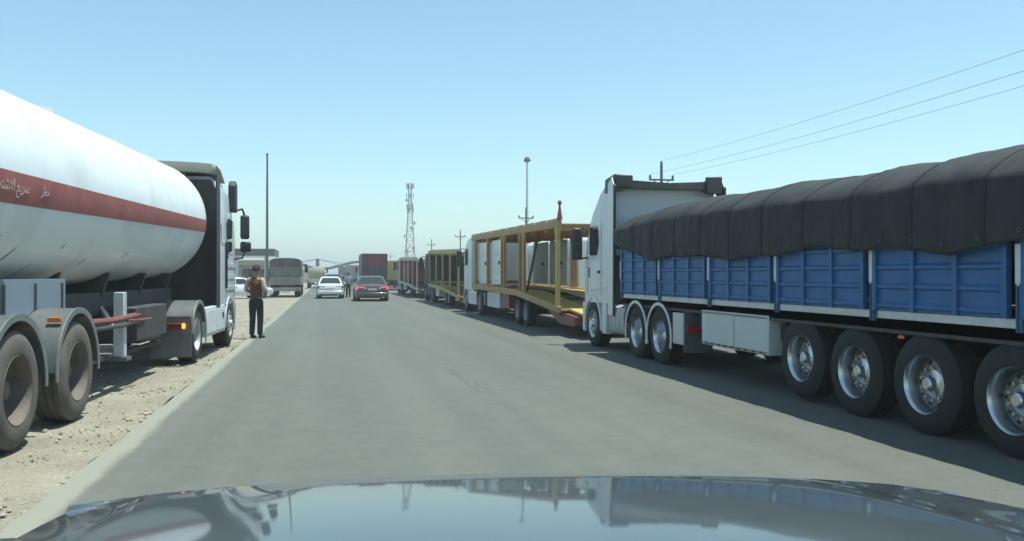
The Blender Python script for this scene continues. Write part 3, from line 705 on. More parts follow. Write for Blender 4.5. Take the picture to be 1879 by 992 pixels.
def silver_tractor():
    T = thing('truck_tractor', 'silver-white truck tractor with black back wall pulling the white tank trailer', 'truck', ORG, HEAD)
    hw = 1.22; yb, yf = 2.25, 4.42
    c = loft([ring(.95, yb, yf, hw, .22), ring(1.6, yb, yf + .03, hw, .22), ring(2.1, yb, yf, hw, .24), ring(2.95, yb, yf - .22, hw - .02, .28),
              ring(3.3, yb, yf - .42, hw - .04, .32), ring(3.55, yb, yf - .7, hw - .10, .36), ring(3.66, yb + .1, yf - .95, hw - .22, .36)])
    cab = c.build('cab', M_SILVER, T, smooth=40)
    MB().prism([(-1.19, .96), (1.19, .96), (1.19, 3.3), (1.05, 3.58), (-1.05, 3.58), (-1.19, 3.3)], 'y', yb - .03, yb - .002).build('rear_wall', M_BLACK, cab)
    for s in (-1, 1):
        MB().prism([(yb - .005, .90), (yb - .005, 3.35), (yb - .25, 3.72), (yb - .40, 3.66), (yb - .40, .90)], 'x', s * 1.235, s * 1.21).build('side_deflector', M_BLACK, T)
        x = s * (hw + .002)
        win = [(3.15, 2.05), (3.95, 2.05), (4.12, 2.2), (3.98, 2.80), (3.25, 2.84), (3.15, 2.75)]
        side_plate(win, x, .008, s).build('window', M_GLASS, T)
        side_plate([(2.45, 2.25), (2.85, 2.25), (2.85, 2.7), (2.45, 2.7)], x, .006, s).build('sleeper_panel', M_SILVER, T)
        for y in (2.98, 4.2): B('door_seam', M_BLACK, T, x, x + s * .003, y, y + .014, 1.1, 2.9)
        for z in (1.25, 1.5, 1.75): B('door_swage', M_SILVER, T, x, x + s * .012, 3.05, 4.15, z, z + .10, .005)
        B('door_handle', M_BLACK, T, x, x + s * .03, 3.05, 3.2, 1.95, 2.0, .006)
        B('grab_rail', M_BLACK, T, x, x + s * .05, 2.92, 2.95, 1.3, 2.3, .008)
        # mirrors
        mi = B('mirror', M_BLACK, T, x + s * .10, x + s * .30, 4.28, 4.44, 2.42, 2.98, .05)
        B('mirror_glass', M_GLASS, mi, x + s * .13, x + s * .27, 4.272, 4.279, 2.48, 2.92)
        m2 = B('wide_angle_mirror', M_BLACK, T, x + s * .10, x + s * .34, 4.28, 4.42, 2.12, 2.36, .04)
        B('mirror_glass', M_GLASS, m2, x + s * .13, x + s * .31, 4.272, 4.279, 2.16, 2.32)
        MB().tube([(x, 4.05, 3.05), (x + s * .15, 4.3, 3.12), (x + s * .2, 4.36, 2.95)], .025).build('mirror_arm', M_BLACK, T)
        MB().tube([(x, 4.1, 1.95), (x + s * .15, 4.32, 1.98), (x + s * .2, 4.36, 2.15)], .022).build('mirror_arm', M_BLACK, T)
        # sun deflector on the upper front corner
        MB().prism([(3.62, 3.05), (3.95, 3.0), (3.95, 3.62), (3.75, 3.72), (3.62, 3.6)], 'x', x - s * .06, x + s * .10).build('corner_deflector', M_BLACK, T, bevel=.03)
        # wheels
        wheel(T, s * 1.06, 0.0, s, 'dish', M_GREYRIM, z=.5)
        wheel(T, s * 1.06, 3.55, s, 'steer', M_GREYRIM, z=.5)
        MB().arc(3.55, .5, .56, .62, -5, 185, s * .85, s * 1.235, 20).build('wheel_arch', M_SILVER, T)
        B('wheel_well', M_BLACK, T, s * .5, s * .84, 2.95, 4.15, .4, 1.0)
        # rear mudguard: half shell + rear flap
        MB().arc(0, .5, .58, .625, 20, 165, s * .72, s * 1.25, 20).build('mudguard', M_GREY, T)
        MB().arc(0, .5, .565, .635, -20, 175, s * 1.268, s * 1.251, 24).build('mudguard_edge', M_GALV, T)
        B('mud_flap', mat('mud_flap_rubber', (.075, .085, .09), .6, dust=.2, var=.2), T, s * .98 - .42, s * .98 + .27, -.70, -.66, .14, .86)
        tl = B('rear_light', mat('dull_red_lens', (.16, .010, .012), .4, coat=.2), T, s * .98 - .26, s * .98 + .12, -.74, -.702, .64, .74, .01)
        B('indicator', M_AMBERLIT, tl, s * .98 + .125, s * .98 + .175, -.745, -.702, .645, .735, .01)
        # side skirts between axles
        B('side_skirt', M_SILVER, T, s * 1.10, s * 1.235, .75, 2.85, .38, .96, .03)
        for k in range(2): B('skirt_panel', M_WHITE, T, s * 1.234, s * 1.246, .85 + k * 1.0, 1.75 + k * 1.0, .45, .90, .01)
        B('skirt_step', M_BLACK, T, s * 1.236, s * 1.252, 2.45, 2.62, .68, .80)
        B('bumper_corner', M_SILVER, T, s * .86, s * 1.21, 4.2, 4.46, .30, .96, .05)
    B('chassis', M_DARK, T, -.45, .45, -.8, 4.2, .6, .95)
    B('front_bumper', M_SILVER, T, -.86, .86, 4.22, 4.48, .30, .94, .05)
    B('fifth_wheel', M_DARK, T, -.5, .5, -.3, .6, .95, 1.07)
    MB().grid([[(-1.0, 4.44, 2.08), (1.0, 4.44, 2.08)], [(-.95, 4.225, 2.9), (.95, 4.225, 2.9)]]).build('windscreen', M_GLASS, T)
    # roof airfoil, seen from behind as a pale hollow wing
    rows = []
    for k in range(17):
        x = -1.18 + 2.36 * k / 16; a = abs(x) / 1.18
        zt = 3.93 - .05 * a ** 2
        rows.append([(x, 2.05, zt - .20), (x, 2.0, zt), (x, 2.6, zt - .05), (x, 3.1, 3.66 - .05 * a)])
    sp = MB().grid(rows)
    o = sp.build('roof_airfoil', mat('dusty_pale_airfoil', (.42, .42, .38), .6, dust=.4, var=.1), T, smooth=40)
    m = o.modifiers.new('s', 'SOLIDIFY'); m.thickness = .03
    for x in (-.55, .55): B('airfoil_stay', M_BLACK, T, x - .03, x + .03, 2.06, 2.12, 3.5, 3.80)
    return T
silver_tractor()

# ================================================================ CAR-CARRIER TRAILERS AND THEIR TRACTORS
def box_tractor(name, label, y, paint, x=7.1, back=None, hgt=3.3, group=None):
    """plain high-cab tractor; y = back wall of the cab"""
    T = thing(name, label, 'truck', (x, y, 0), 0, group)
    hw = 1.22
    cab = loft([ring(.95, 0, 2.1, hw, .22), ring(2.0, 0, 2.1, hw, .24), ring(2.85, 0, 1.85, hw - .03, .28), ring(hgt - .12, 0, 1.5, hw - .06, .32), ring(hgt, .08, 1.2, hw - .2, .32)]).build('cab', paint, T, smooth=40)
    B('rear_wall', back or M_BLACK, cab, -1.12, 1.12, -.03, -.003, 1.0, hgt - .15)
    for s in (-1, 1):
        xx = s * (hw + .002)
        side_plate([(.9, 2.0), (1.7, 2.0), (1.85, 2.15), (1.7, 2.7), (.95, 2.72)], xx, .008, s).build('window', M_GLASS, T)
        for yy in (.8, 1.9): B('door_seam', M_BLACK, T, xx, xx + s * .003, yy, yy + .015, 1.1, 2.75)
        mi = B('mirror', M_BLACK, T, xx + s * .08, xx + s * .3, 1.95, 2.08, 1.95, 2.65, .04)
        B('mirror_glass', M_GLASS, mi, xx + s * .10, xx + s * .28, 1.942, 1.949, 2.0, 2.6)
        MB().tube([(xx, 1.75, 2.7), (xx + s * .12, 1.98, 2.72), (xx + s * .2, 2.0, 2.6)], .02).build('mirror_arm', M_BLACK, T)
        wheel(T, s * 1.06, 1.25, s, 'steer', M_GREYRIM)
        MB().arc(1.25, .5, .56, .62, -8, 188, s * .85, s * 1.235, 18).build('wheel_arch', paint, T)
        wheel(T, s * 1.06, -2.1, s, 'dish', M_GREYRIM)
        MB().arc(-2.1, .5, .56, .60, 15, 165, s * .75, s * 1.24, 16).build('mudguard', M_GREY, T)
        B('side_skirt', paint, T, s * 1.12, s * 1.23, -1.35, .55, .36, .92, .03)
        B('rear_light', M_RED, T, s * .98 - .2, s * .98 + .2, -2.86, -2.82, .62, .74)
        B('mud_flap', M_BLACK, T, s * .98 - .26, s * .98 + .24, -2.80, -2.77, .2, .8)
    B('chassis', M_DARK, T, -.45, .45, -2.8, 1.9, .6, .95)
    B('front_bumper', paint, T, -1.2, 1.2, 1.85, 2.14, .3, .94, .06)
    MB().grid([[(-1.0, 2.115, 2.0), (1.0, 2.115, 2.0)], [(-.95, 1.90, 2.75), (.95, 1.90, 2.75)]]).build('windscreen', M_GLASS, T)
    return T

def carrier(label, yr, yf, yk, zb_r, zb_k, zb_f, zt_r, zt_f, m1, m2, posts, wheels, x=7.15, skirts=None, strut=True, deckmat=None, finial=False, screens=()):
    T = thing('car_carrier_trailer', label, 'trailer', (x, yr, 0), 0)
    hw = 1.25
    L = yf - yr; K = yk - yr
    def zb(y): return zb_r + (zb_k - zb_r) * y / K if y < K else zb_k + (zb_f - zb_k) * (y - K) / (L - K)
    def zt(y): return zt_r + (zt_f - zt_r) * y / L
    for s in (-1, 1):
        r_ = MB().prism([(0, zb(0) - .02), (K, zb(K) - .10), (L, zb(L) - .10), (L, zb(L) + .10), (K, zb(K) + .10), (0, zb(0) + .14)], 'x', s * hw - .05, s * hw + .05)
        r_.build('bottom_rail', m1, T, bevel=.01)
        MB().prism([(-.02, zt(0) - .11), (L + .1, zt(L + .1) - .11), (L + .1, zt(L + .1) + .09), (-.02, zt(0) + .09)], 'x', s * hw - .05, s * hw + .05).build('top_rail', m1, T, bevel=.01)
        # kerb strip of short plates along the top edge
        k = 0; yy = .1
        while yy < L - 1:
            B('edge_plate', M_GALV if k % 3 else m1, T, s * hw - .012, s * hw + .012, yy, yy + 1.25, zt(yy) + .10, zt(yy) + .15); yy += 1.4; k += 1
        for y, wd, mm in posts:
            q = MB().box(s * hw - .045, s * hw + .045, y - wd / 2, y + wd / 2, zb(y) + .05, zt(y) - .06)
            # gusset corners
            for sg in (-1, 1):
                q.prism([(y + sg * wd / 2, zt(y) - .11), (y + sg * (wd / 2 + .16), zt(y) - .11), (y + sg * wd / 2, zt(y) - .42)], 'x', s * hw - .03, s * hw + .03)
            q.build('post', mm, T, bevel=.006)
        if strut:
            MB().beam((s * (hw - .09), posts[1][0] - .05, zb(posts[1][0]) + .15), (s * (hw - .09), posts[1][0] - 1.5, zt(posts[1][0] - 1.5) - .2), .06, .06).build('diagonal_strut', mat('rusty_brown', (.09, .055, .035), .8, var=.3), T)
    # upper deck: two wheel tracks with cross beams and a middle plate
    for xa, xb in ((-1.19, -.35), (.35, 1.19)):
        n = 7
        MB().prism([(0, zt(0) - .05), (L, zt(L) - .05), (L, zt(L)), (0, zt(0))], 'x', xa, xb).build('upper_deck', deckmat or m1, T)
    for k in range(9):
        y = .05 + (L - .15) * k / 8
        B('cross_beam', m1, T, -1.2, 1.2, y, y + .09, zt(y) - .19, zt(y) - .06)
    MB().prism([(0, zt(0) - .04), (L * .97, zt(L * .97) - .04), (L * .97, zt(L * .97) - .02), (0, zt(0) - .02)], 'x', -.345, .345).build('middle_plate', m1, T)
    # lower deck
    for xa, xb in ((-1.19, -.35), (.35, 1.19)):
        MB().prism([(0, zb(0) + .02), (K, zb(K) + .0), (L, zb(L)), (L, zb(L) + .05), (K, zb(K) + .05), (0, zb(0) + .07)], 'x', xa, xb).build('lower_deck', m2, T)
        n = 10
        for q in range(n):
            yy = .1 + q * (K - .2) / n
            MB().prism([(yy, zb(yy) + .071), (yy + .05, zb(yy + .05) + .071), (yy + .05, zb(yy + .05) + .09), (yy, zb(yy) + .09)], 'x', xa + .04, xb - .04).build('grip_bar', m2, T)
    for k in range(6):
        y = .3 + (L - .6) * k / 5
        B('floor_beam', M_DKRED if k < 2 else M_DARK, T, -1.18, 1.18, y, y + .1, zb(y) - .12, zb(y) - .005)
    # loading ramps let down towards the rear
    for xa, xb in ((-1.0, -.55), (.55, 1.0)):
        MB().prism([(-1.55, .55), (0, zb(0) + .03), (0, zb(0) + .09), (-1.55, .60)], 'x', xa, xb).build('loading_ramp', m2, T)
    MB().prism([(-.9, .30), (.5, .30), (2.2, .72), (2.2, .86), (.0, zb(0) - .03), (-.9, .55)], 'x', -1.12, 1.12).build('rear_sill', M_DKRED, T)
    B('rear_bumper', M_DKRED, T, -1.15, 1.15, -.98, -.90, .36, .54, .01)
    for k in range(4): B('tail_lamp', M_WLENS if k % 2 else M_RED, T, -1.0 + k * .22, -.88 + k * .22, -1.0, -.982, .42, .48)
    # running gear
    for y in wheels:
        for s in (-1, 1):
            wheel(T, s * 1.02, y, s, 'dish', M_GREYRIM, z=.42, s=.84)
        MB().cyl((-1, y, .42), (1, y, .42), .06).build('axle', M_DARK, T)
    B('chassis', M_DARK, T, -.42, .42, wheels[0] - .8, L - .4, .55, .92)
    for a in (skirts or []):
        B(a[0], a[1], T, -1.22, -.7, a[2], a[3], a[4], a[5], .015)
    MB().box(-1.2, 1.2, L - .02, L + .04, zb(L) + .1, zb(L) + .22).build('front_panel', m1, T)
    for y0, y1 in screens:
        o = B('side_screen', M_WHITE, T, 1.10, 1.13, y0, y1, 1.22, 2.84, .01); B('latch', M_BLACK, o, 1.07, 1.099, y0 + .6, y0 + .9, 1.95, 2.05)
        o = B('side_screen', M_WHITE, T, -1.17, -1.15, y0 + .15, y1 - .15, 1.24, 2.84, .01); B('latch', M_BLACK, o, -1.19, -1.172, y0 + .6, y0 + .9, 1.95, 2.08)
    if finial:
        f = MB().lathe([(.0, .50), (.04, .49), (.06, .44), (.04, .39), (.025, .37), (.03, .30), (.08, .0), (.0, -.01)], 14, 'z', (-hw, .0, zt(0) + .10))
        f.build('corner_marker', M_DKRED, T, label='dark red spindle marker on the rear corner')
    return T
carrier('tan and yellow two-deck car carrier trailer just ahead of the white tractor', 21.85, 35.6, 27.0, 0.62, 1.02, 1.12, 2.92, 3.10, M_GOLD, M_YELLOW,
        [(.20, .20, M_YELLOW), (4.2, .22, M_GOLD), (4.75, .10, M_GOLD), (7.15, .12, M_GOLD), (7.6, .12, M_GOLD), (10.3, .14, M_GOLD), (13.0, .2, M_GOLD)], (4.4, 5.6),
        skirts=[('toolbox', M_DKRED, 6.6, 7.6, .45, .95), ('toolbox', M_SILVER, 8.2, 10.6, .40, .95), ('fuel_tank', M_GREY, 11.0, 12.4, .42, .9)], finial=True, strut=True, screens=[(7.75, 10.15), (10.45, 12.85)])
box_tractor('truck_tractor', 'white truck tractor in front of the tan car carrier trailer', 36.1, M_WHITE, 7.12, M_SILVER, 3.25)
carrier('olive yellow car carrier trailer, second in the parked line', 39.4, 51.4, 45.4, .50, .86, .98, 2.62, 2.90, M_OLIVE, M_YELLOW,
        [(.2, .16, M_OLIVE), (3.0, .15, M_OLIVE), (5.8, .15, M_OLIVE), (8.6, .15, M_OLIVE), (11.7, .15, M_OLIVE)], (4.2, 5.4),
        skirts=[('toolbox', M_SILVER, 7.6, 9.0, .4, .9), ('fuel_tank', M_GREY, 9.6, 10.8, .42, .9)], strut=False)
box_tractor('truck_tractor', 'black truck tractor in front of the olive yellow car carrier', 52.0, M_BLACK, 7.12, M_BLACK, 2.75)
carrier('car carrier trailer with pale posts holding the orange red box', 58.2, 72.5, 65.0, .52, .86, .98, 2.62, 2.86, M_CREAM, M_GALV,
        [(.2, .16, M_CREAM), (3.4, .18, M_CREAM), (6.8, .18, M_CREAM), (10.2, .18, M_CREAM), (14.0, .18, M_CREAM)], (5.0, 6.2),
        skirts=[('toolbox', M_GREY, 8.0, 9.5, .4, .9), ('toolbox', M_SILVER, 9.9, 11.2, .4, .9)], strut=False)
def red_box_load():
    T = thing('cargo_box', 'orange red ribbed box carried inside the pale car carrier', 'box', (7.15, 65.2, 1.02))
    B('shell', M_BRICKRED, T, -1.10, 1.10, 0, 7.0, .02, 1.50, .02)
    for k in range(14):
        for s in (-1, 1): B('rib', M_BRICKRED, T, s * 1.10 - .02, s * 1.10 + .02, .15 + k * .5, .25 + k * .5, .05, 1.47)
red_box_load()
box_tractor('truck_tractor', 'grey truck tractor in front of the pale car carrier', 73.1, M_SILVER, 7.12, M_BLACK, 2.9)

def box_trailer(name, label, cat, x, y0, y1, z0, z1, wall, hw=1.22, doors=True, ribs=0, rear=None, rimk=M_GREYRIM, lights=True):
    T = thing(name, label, cat, (x, y0, 0)); L = y1 - y0
    B('box_body', wall, T, -hw, hw, 0, L, z0, z1, .02)
    B('floor_rail', M_DARK, T, -hw - .006, hw + .006, -.01, L + .01, z0 - .10, z0 + .002)
    for s in (-1, 1):
        for k in range(ribs): B('wall_rib', wall, T, s * hw - .015, s * hw + .015, .25 + k * (L - .5) / max(1, ribs - 1) - .03, .25 + k * (L - .5) / max(1, ribs - 1) + .03, z0 + .05, z1 - .05)
    if doors:
        for s in (-1, 1):
            d = B('door', rear or wall, T, min(s * .01, s * (hw - .06)), max(s * .01, s * (hw - .06)), -.03, -.002, z0 + .05, z1 - .06, .006)
            MB().tube([(s * .25, -.05, z0 + .08), (s * .25, -.05, z1 - .10)], .016).build('lock_bar', M_GALV, d)
    for yy in (1.2, 2.35):
        for s in (-1, 1): wheel(T, s * (hw - .18), yy, s, 'dish', rimk, z=.48, s=.95)
    B('chassis', M_DARK, T, -.45, .45, .2, L, .6, z0 - .11)
    B('rear_bumper', M_DARK, T, -hw + .03, hw - .03, -.02, .08, .42, .58)
    if lights:
        for s in (-1, 1): B('rear_light', M_RED, T, s * (hw - .25) - .18, s * (hw - .25) + .18, -.04, -.02, z0 - .26, z0 - .14)
    return T
# second row behind the carriers, seen between their posts
box_trailer('box_trailer', 'white box trailer behind the rear posts of the tan car carrier', 'trailer', 10.9, 17.5, 29.2, 1.0, 2.95, M_WHITE, ribs=16)
box_trailer('box_trailer', 'white box trailer behind the front half of the tan car carrier', 'trailer', 10.9, 33.2, 45.4, .95, 3.0, M_WHITE, ribs=6)
box_trailer('box_trailer', 'dark green box trailer behind the olive yellow car carrier', 'trailer', 10.9, 49.0, 66.5, .95, 2.9, mat('dark_green_paint', (.018, .03, .026), .6, dust=.08), ribs=12)

# ================================================================ TRAFFIC AHEAD
def truck_cab(T, y, hw, paint, z1, lit=False):
    cab = loft([ring(.75, y, y + 1.8, hw, .2), ring(1.7, y, y + 1.8, hw, .22), ring(z1 - .3, y, y + 1.5, hw - .04, .25), ring(z1, y + .05, y + 1.2, hw - .15, .25)]).build('cab', paint, T, smooth=40)
    for s in (-1, 1):
        side_plate([(y + .7, 1.55), (y + 1.5, 1.55), (y + 1.4, z1 - .45), (y + .75, z1 - .45)], s * (hw - .01), .012, s).build('window', M_GLASS, cab)
        B('mirror', M_BLACK, T, s * (hw + .18) - .1, s * (hw + .18) + .1, y + 1.7, y + 1.82, 1.75, 2.4, .03)
        MB().tube([(s * (hw - .05), y + 1.5, 2.35), (s * (hw + .1), y + 1.74, 2.38)], .02).build('mirror_arm', M_BLACK, T)
        wheel(T, s * (hw - .16), y + 1.0, s, 'steer', M_GREYRIM, z=.46, s=.92)
    MB().grid([[(-hw + .15, y + 1.81, 1.6), (hw - .15, y + 1.81, 1.6)], [(-hw + .2, y + 1.60, z1 - .4), (hw - .2, y + 1.60, z1 - .4)]]).build('windscreen', M_GLASS, cab)
    B('front_bumper', M_DARK, T, -hw, hw, y + 1.7, y + 1.9, .35, .75, .03)
    return cab
t = box_trailer('box_truck', 'dark maroon box truck ahead of the dark saloon with lit tail lamps', 'truck', 4.40, 83.0, 91.0, 1.05, 3.56, M_MAROON, 1.2, rear=mat('dark_rear_door', (.022, .016, .018), .6, dust=.1))  # near-black doors, a maroon panel set over their upper half
truck_cab(t, 8.2, 1.2, M_WHITE, 2.9)
B('rear_panel', M_MAROON, t, -.62, .95, -.075, -.068, 2.25, 3.36)
# dusty covered truck on the left verge
t = thing('covered_truck', 'dusty grey covered truck driving on the dirt verge beyond the man', 'truck', (-2.85, 63.0, 0))
MTG = mat('dusty_grey_tailgate', (.17, .175, .165), .7, dust=.45, var=.15)
B('cargo_bed', MTG, t, -1.08, 1.08, 0, 5.2, .85, 1.45, .03)
for k in range(3): B('tailgate_rib', MTG, t, -1.0, 1.0, -.03, -.002, .92 + k * .17, .98 + k * .17)
rows = []
for y in (0.0, 1.3, 2.6, 3.9, 5.2):
    rows.append([(1.06 * math.cos(R(a)) if a not in (0, 180) else (1.08 if a == 0 else -1.08), y, 1.45 + 1.30 * (math.sin(R(a)) ** .10 if 0 < a < 180 else 0)) for a in (0, 4, 12, 25, 45, 70, 90, 110, 135, 155, 168, 176, 180)])
cv = MB().grid(rows); cv.f.append(tuple(range(12, -1, -1))); cv.m.append(0)
c_ = cv.build('canvas_cover', mat('dark_canvas', (.035, .042, .042), .8, dust=.25, var=.25), t, smooth=50)
B('rear_curtain', mat('dusty_curtain', (.085, .09, .09), .85, dust=.3, var=.25), c_, -.98, .98, -.025, -.003, 1.47, 2.12)
for k in range(3): B('lettering_patch', M_GALV, c_, -.12, .14, -.03, -.026, 1.62 + k * .27, 1.65 + k * .27)
B('chassis', M_DARK, t, -.4, .4, .1, 7.2, .55, .84)
B('rear_bumper', MTG, t, -1.05, 1.05, -.12, -.01, .42, .66, .02)
for s in (-1, 1):
    B('rear_light', M_RED, t, s * .85 - .12, s * .85 + .12, -.14, -.125, .50, .60)
    wheel(t, s * .92, 1.2, s, 'dish', M_STEELRIM, z=.44, s=.88); wheel(t, s * .75, 1.2, s, 'dish', M_STEELRIM, z=.44, s=.88)
B('number_plate', M_PLATE, t, -.28, .30, -.135, -.121, .30, .42)
truck_cab(t, 5.4, 1.05, MTG, 2.45)

def saloon(name, label, loc, paint, W=1.8, H=1.45, Ln=4.7, lit=False, lamps=None, group=None, plate=M_PLATE, rz=0):
    T = thing(name, label, 'car', loc, rz, group)
    hw = W / 2
    # lower body: sections along the length, rear bumper at y=0
    def sec(y, zb, zt, w, tuck=.06):
        hwid = w
        return [(-hwid + tuck, y, zb), (-hwid, y, zb + .16), (-hwid, y, zb + .34), (-hwid + .02, y, zt - .10), (-hwid + .09, y, zt - .015), (-hwid + .3, y, zt), (0, y, zt + .015),
                (hwid - .3, y, zt), (hwid - .09, y, zt - .015), (hwid - .02, y, zt - .10), (hwid, y, zb + .34), (hwid, y, zb + .16), (hwid - tuck, y, zb)]
    zbelt = H * .64
    st = [(0.0, .34, zbelt - .10, hw - .14), (.06, .24, zbelt - .02, hw - .06), (.35, .20, zbelt + .015, hw - .015), (1.0, .19, zbelt + .02, hw), (2.2, .18, zbelt, hw), (3.3, .19, zbelt - .03, hw), (3.9, .2, zbelt - .10, hw - .02), (4.45, .22, zbelt - .20, hw - .08), (4.66, .28, zbelt - .30, hw - .2)]
    sc = Ln / 4.7
    rows = [sec(y * sc, a, b, c) for y, a, b, c in st]
    mb = MB().grid(rows); n = len(rows[0]); o = (len(rows) - 1) * n
    mb.f += [tuple(range(n)), tuple(range(o + n - 1, o - 1, -1))]; mb.m += [0, 0]
    for i in range(len(rows) - 1): mb.f.append((i * n, (i + 1) * n, (i + 1) * n + n - 1, i * n + n - 1)); mb.m.append(0)
    body = mb.build('body', paint, T, smooth=40)
    # greenhouse
    g = [(.55, zbelt, zbelt + .02, .20), (1.25, zbelt, H - .04, .10), (1.7, zbelt, H, .10), (2.4, zbelt, H, .10), (2.75, zbelt, H - .05, .11), (3.45, zbelt - .03, zbelt, .16)]
    rows = []
    for y, zb, zt, tk in g:
        wt = hw - .09 - (zt - zb) * .36
        rows.append([(-(hw - .08), y * sc, zb), (-wt - .01, y * sc, zt - .05 if zt - zb > .1 else zt - .005), (-wt + .10, y * sc, zt), (0, y * sc, zt + .012), (wt - .10, y * sc, zt), (wt + .01, y * sc, zt - .05 if zt - zb > .1 else zt - .005), (hw - .08, y * sc, zb)])
    roof = MB().grid(rows).build('roof', paint, T, smooth=40)
    # rear window follows the rear slope, proud of it
    wt = hw - .09 - (H - .04 - zbelt) * .36
    def on(v, f, e=.008):   # v along slope 0..1, f = -1..1 across
        y = (.55 + .70 * v) * sc; z = zbelt + .02 + (H - .06 - zbelt) * v
        wd = (hw - .16) + (wt - .14 - (hw - .16)) * v
        return (wd * f, y - e, z + e)
    MB().grid([[on(v, f) for f in (-1, -.5, 0, .5, 1)] for v in (.10, .5, .90)]).build('rear_window', M_GLASS, T)
    def onf(v, f, e=.008):
        y = (3.45 - .70 * v) * sc; z = zbelt + (H - .05 - zbelt) * v; wd = (hw - .16) + (wt - .14 - (hw - .16)) * v
        return (wd * f, y + e, z + e)
    MB().grid([[onf(v, f) for f in (-1, 0, 1)] for v in (.10, .9)]).build('windscreen', M_GLASS, T)
    for s in (-1, 1):
        def sd(y, v):
            xb, xt = hw - .08, wt + .01; return (s * (xb + (xt - xb) * v + .006), y * sc, zbelt + .02 + (H - .10 - zbelt) * v)
        for a, b, c, d in ((1.02, 1.42, 1.95, 1.95), (2.0, 2.0, 2.95, 2.62)):
            MB().add([sd(a, .12), sd(d if False else c, .12), sd(d, .92), sd(b, .92)], [(0, 1, 2, 3)]).build('side_window', M_GLASS, T)
        for yy, rr_ in ((1.0, .32), (3.72, .32)):
            wh = wheel(T, s * (hw - .13), yy * sc, s, 'steer', M_GREYRIM, z=.32, s=.64)
            MB().arc(yy * sc, .32, .0, .39, 0, 360, s * (hw + .002), s * (hw - .3), 20).build('wheel_well', M_BLACK, T)
            wh.location.x = s * (hw - .095)
        tl = MB().add([(s * (hw - .50), .028, zbelt - .24), (s * (hw - .10), .03, zbelt - .25), (s * (hw - .035), .10, zbelt - .24), (s * (hw - .035), .10, zbelt - .10), (s * (hw - .10), .02, zbelt - .09), (s * (hw - .50), .018, zbelt - .11)], [(0, 1, 4, 5), (1, 2, 3, 4)])
        tl.v = [(a, b - .022, c) for a, b, c in tl.v]
        tlo = tl.build('tail_lamp', M_REDLIT if lit else M_RED, T)
        if lit: B('reversing_lamp', M_WLENS, tlo, s * (hw - .56) - .05, s * (hw - .56) + .05, -.012, .02, zbelt - .23, zbelt - .15)
        B('door_mirror', paint, T, s * (hw + .08) - .08, s * (hw + .08) + .08, 2.82 * sc, 2.95 * sc, zbelt - .01, zbelt + .12, .03)
        B('door_handle', M_CHROME, T, s * hw - .008, s * hw + .008, 1.9 * sc, 2.05 * sc, zbelt - .12, zbelt - .09)
    B('bumper', paint, T, -hw + .10, hw - .10, -.07, .12, .30, .52, .04)
    B('lower_valance', M_BLACK, T, -hw + .16, hw - .16, -.05, .2, .20, .31, .02)
    B('number_plate', plate, T, -.26, .26, -.03 if True else 0, .03, zbelt - .30, zbelt - .19)
    B('exhaust', M_CHROME, T, hw - .42, hw - .30, -.06, .1, .22, .27)
    return T
M_CARWHITE = mat('car_white', (.62, .64, .65), .25, coat=.6, var=.03, dust=.06)
M_CARDARK = mat('car_dark', (.022, .028, .030), .25, coat=.7, var=.05, dust=.10)
M_CARGREY = mat('car_grey', (.05, .055, .06), .3, coat=.6, var=.05, dust=.12)
saloon('saloon_car', 'white saloon car driving ahead in the left lane', (.22, 58.2, 0), M_CARWHITE, 1.76, 1.44)
saloon('saloon_car', 'dark saloon car with lit red tail lamps in front of the maroon truck', (2.62, 52.0, 0), mat('car_dark_brown', (.045, .034, .032), .3, coat=.6, var=.05, dust=.12), 1.98, 1.50, 4.9, lit=True)
saloon('saloon_car', 'dark car just beyond the white saloon', (.55, 78, 0), M_CARDARK, 1.85, 1.62)
saloon('saloon_car', 'white car parked by the filling station behind the silver tractor', (-8.0, 60, 0), M_CARWHITE, 1.76, 1.40, rz=R(-62))
saloon('saloon_car', 'small grey car far down the road beyond the dark cars', (2.1, 118, 0), M_CARGREY, 1.76, 1.44)
saloon('saloon_car', 'white car far down the verge by the gate', (-4.6, 128, 0), M_CARWHITE, 1.8, 1.5)

# pale tank lorry far ahead on the verge
t = thing('tank_lorry', 'small pale brown tank lorry far ahead on the left verge', 'truck', (-1.15, 102, 0))
rows = [[(.98 * r_ * math.cos(R(a)), y, 1.78 + .72 * r_ * math.sin(R(a))) for a in range(0, 360, 15)] for y, r_ in ((-.02, .02), (0, .8), (.12, 1), (5, 1), (5.1, .8), (5.12, .02))]
MB().grid(rows, close=True).build('tank', mat('pale_tank', (.36, .32, .26), .6, dust=.3), t, smooth=50)
B('rear_panel', M_CREAM, t, -.95, .95, -.05, .05, .62, 1.06, .02)
B('chassis', M_DARK, t, -.45, .45, 0, 7, .5, .95)
for s in (-1, 1):
    wheel(t, s * .9, 1.2, s, 'dish', M_STEELRIM); B('rear_light', M_RED, t, s * .8 - .1, s * .8 + .1, -.07, -.051, .70, .82)
truck_cab(t, 5.3, 1.0, M_CREAM, 2.4)
# queue of lorries farther on
box_trailer('box_truck', 'pale grey box truck far ahead left of the maroon truck', 'truck', 3.7, 118, 126, 1.0, 2.85, mat('pale_grey_box', (.30, .33, .34), .6, dust=.2), 1.15)
box_trailer('box_truck', 'dark grey truck farthest along the lane beside the gate', 'truck', 3.0, 142, 150, 1.0, 2.9, mat('mid_grey_box', (.16, .18, .18), .6, dust=.2), 1.15)
t = box_trailer('box_truck', 'yellow box truck at the front of the right-hand line', 'truck', 6.8, 88, 96, 1.0, 2.98, M_OLIVE, 1.2, ribs=8)
truck_cab(t, 8.2, 1.2, M_YELLOW, 2.7)
box_trailer('box_trailer', 'grey trailer beyond the yellow box truck on the right', 'trailer', 7.0, 104, 116, 1.0, 2.7, mat('grey_trailer', (.12, .13, .13), .6, dust=.2), 1.2)

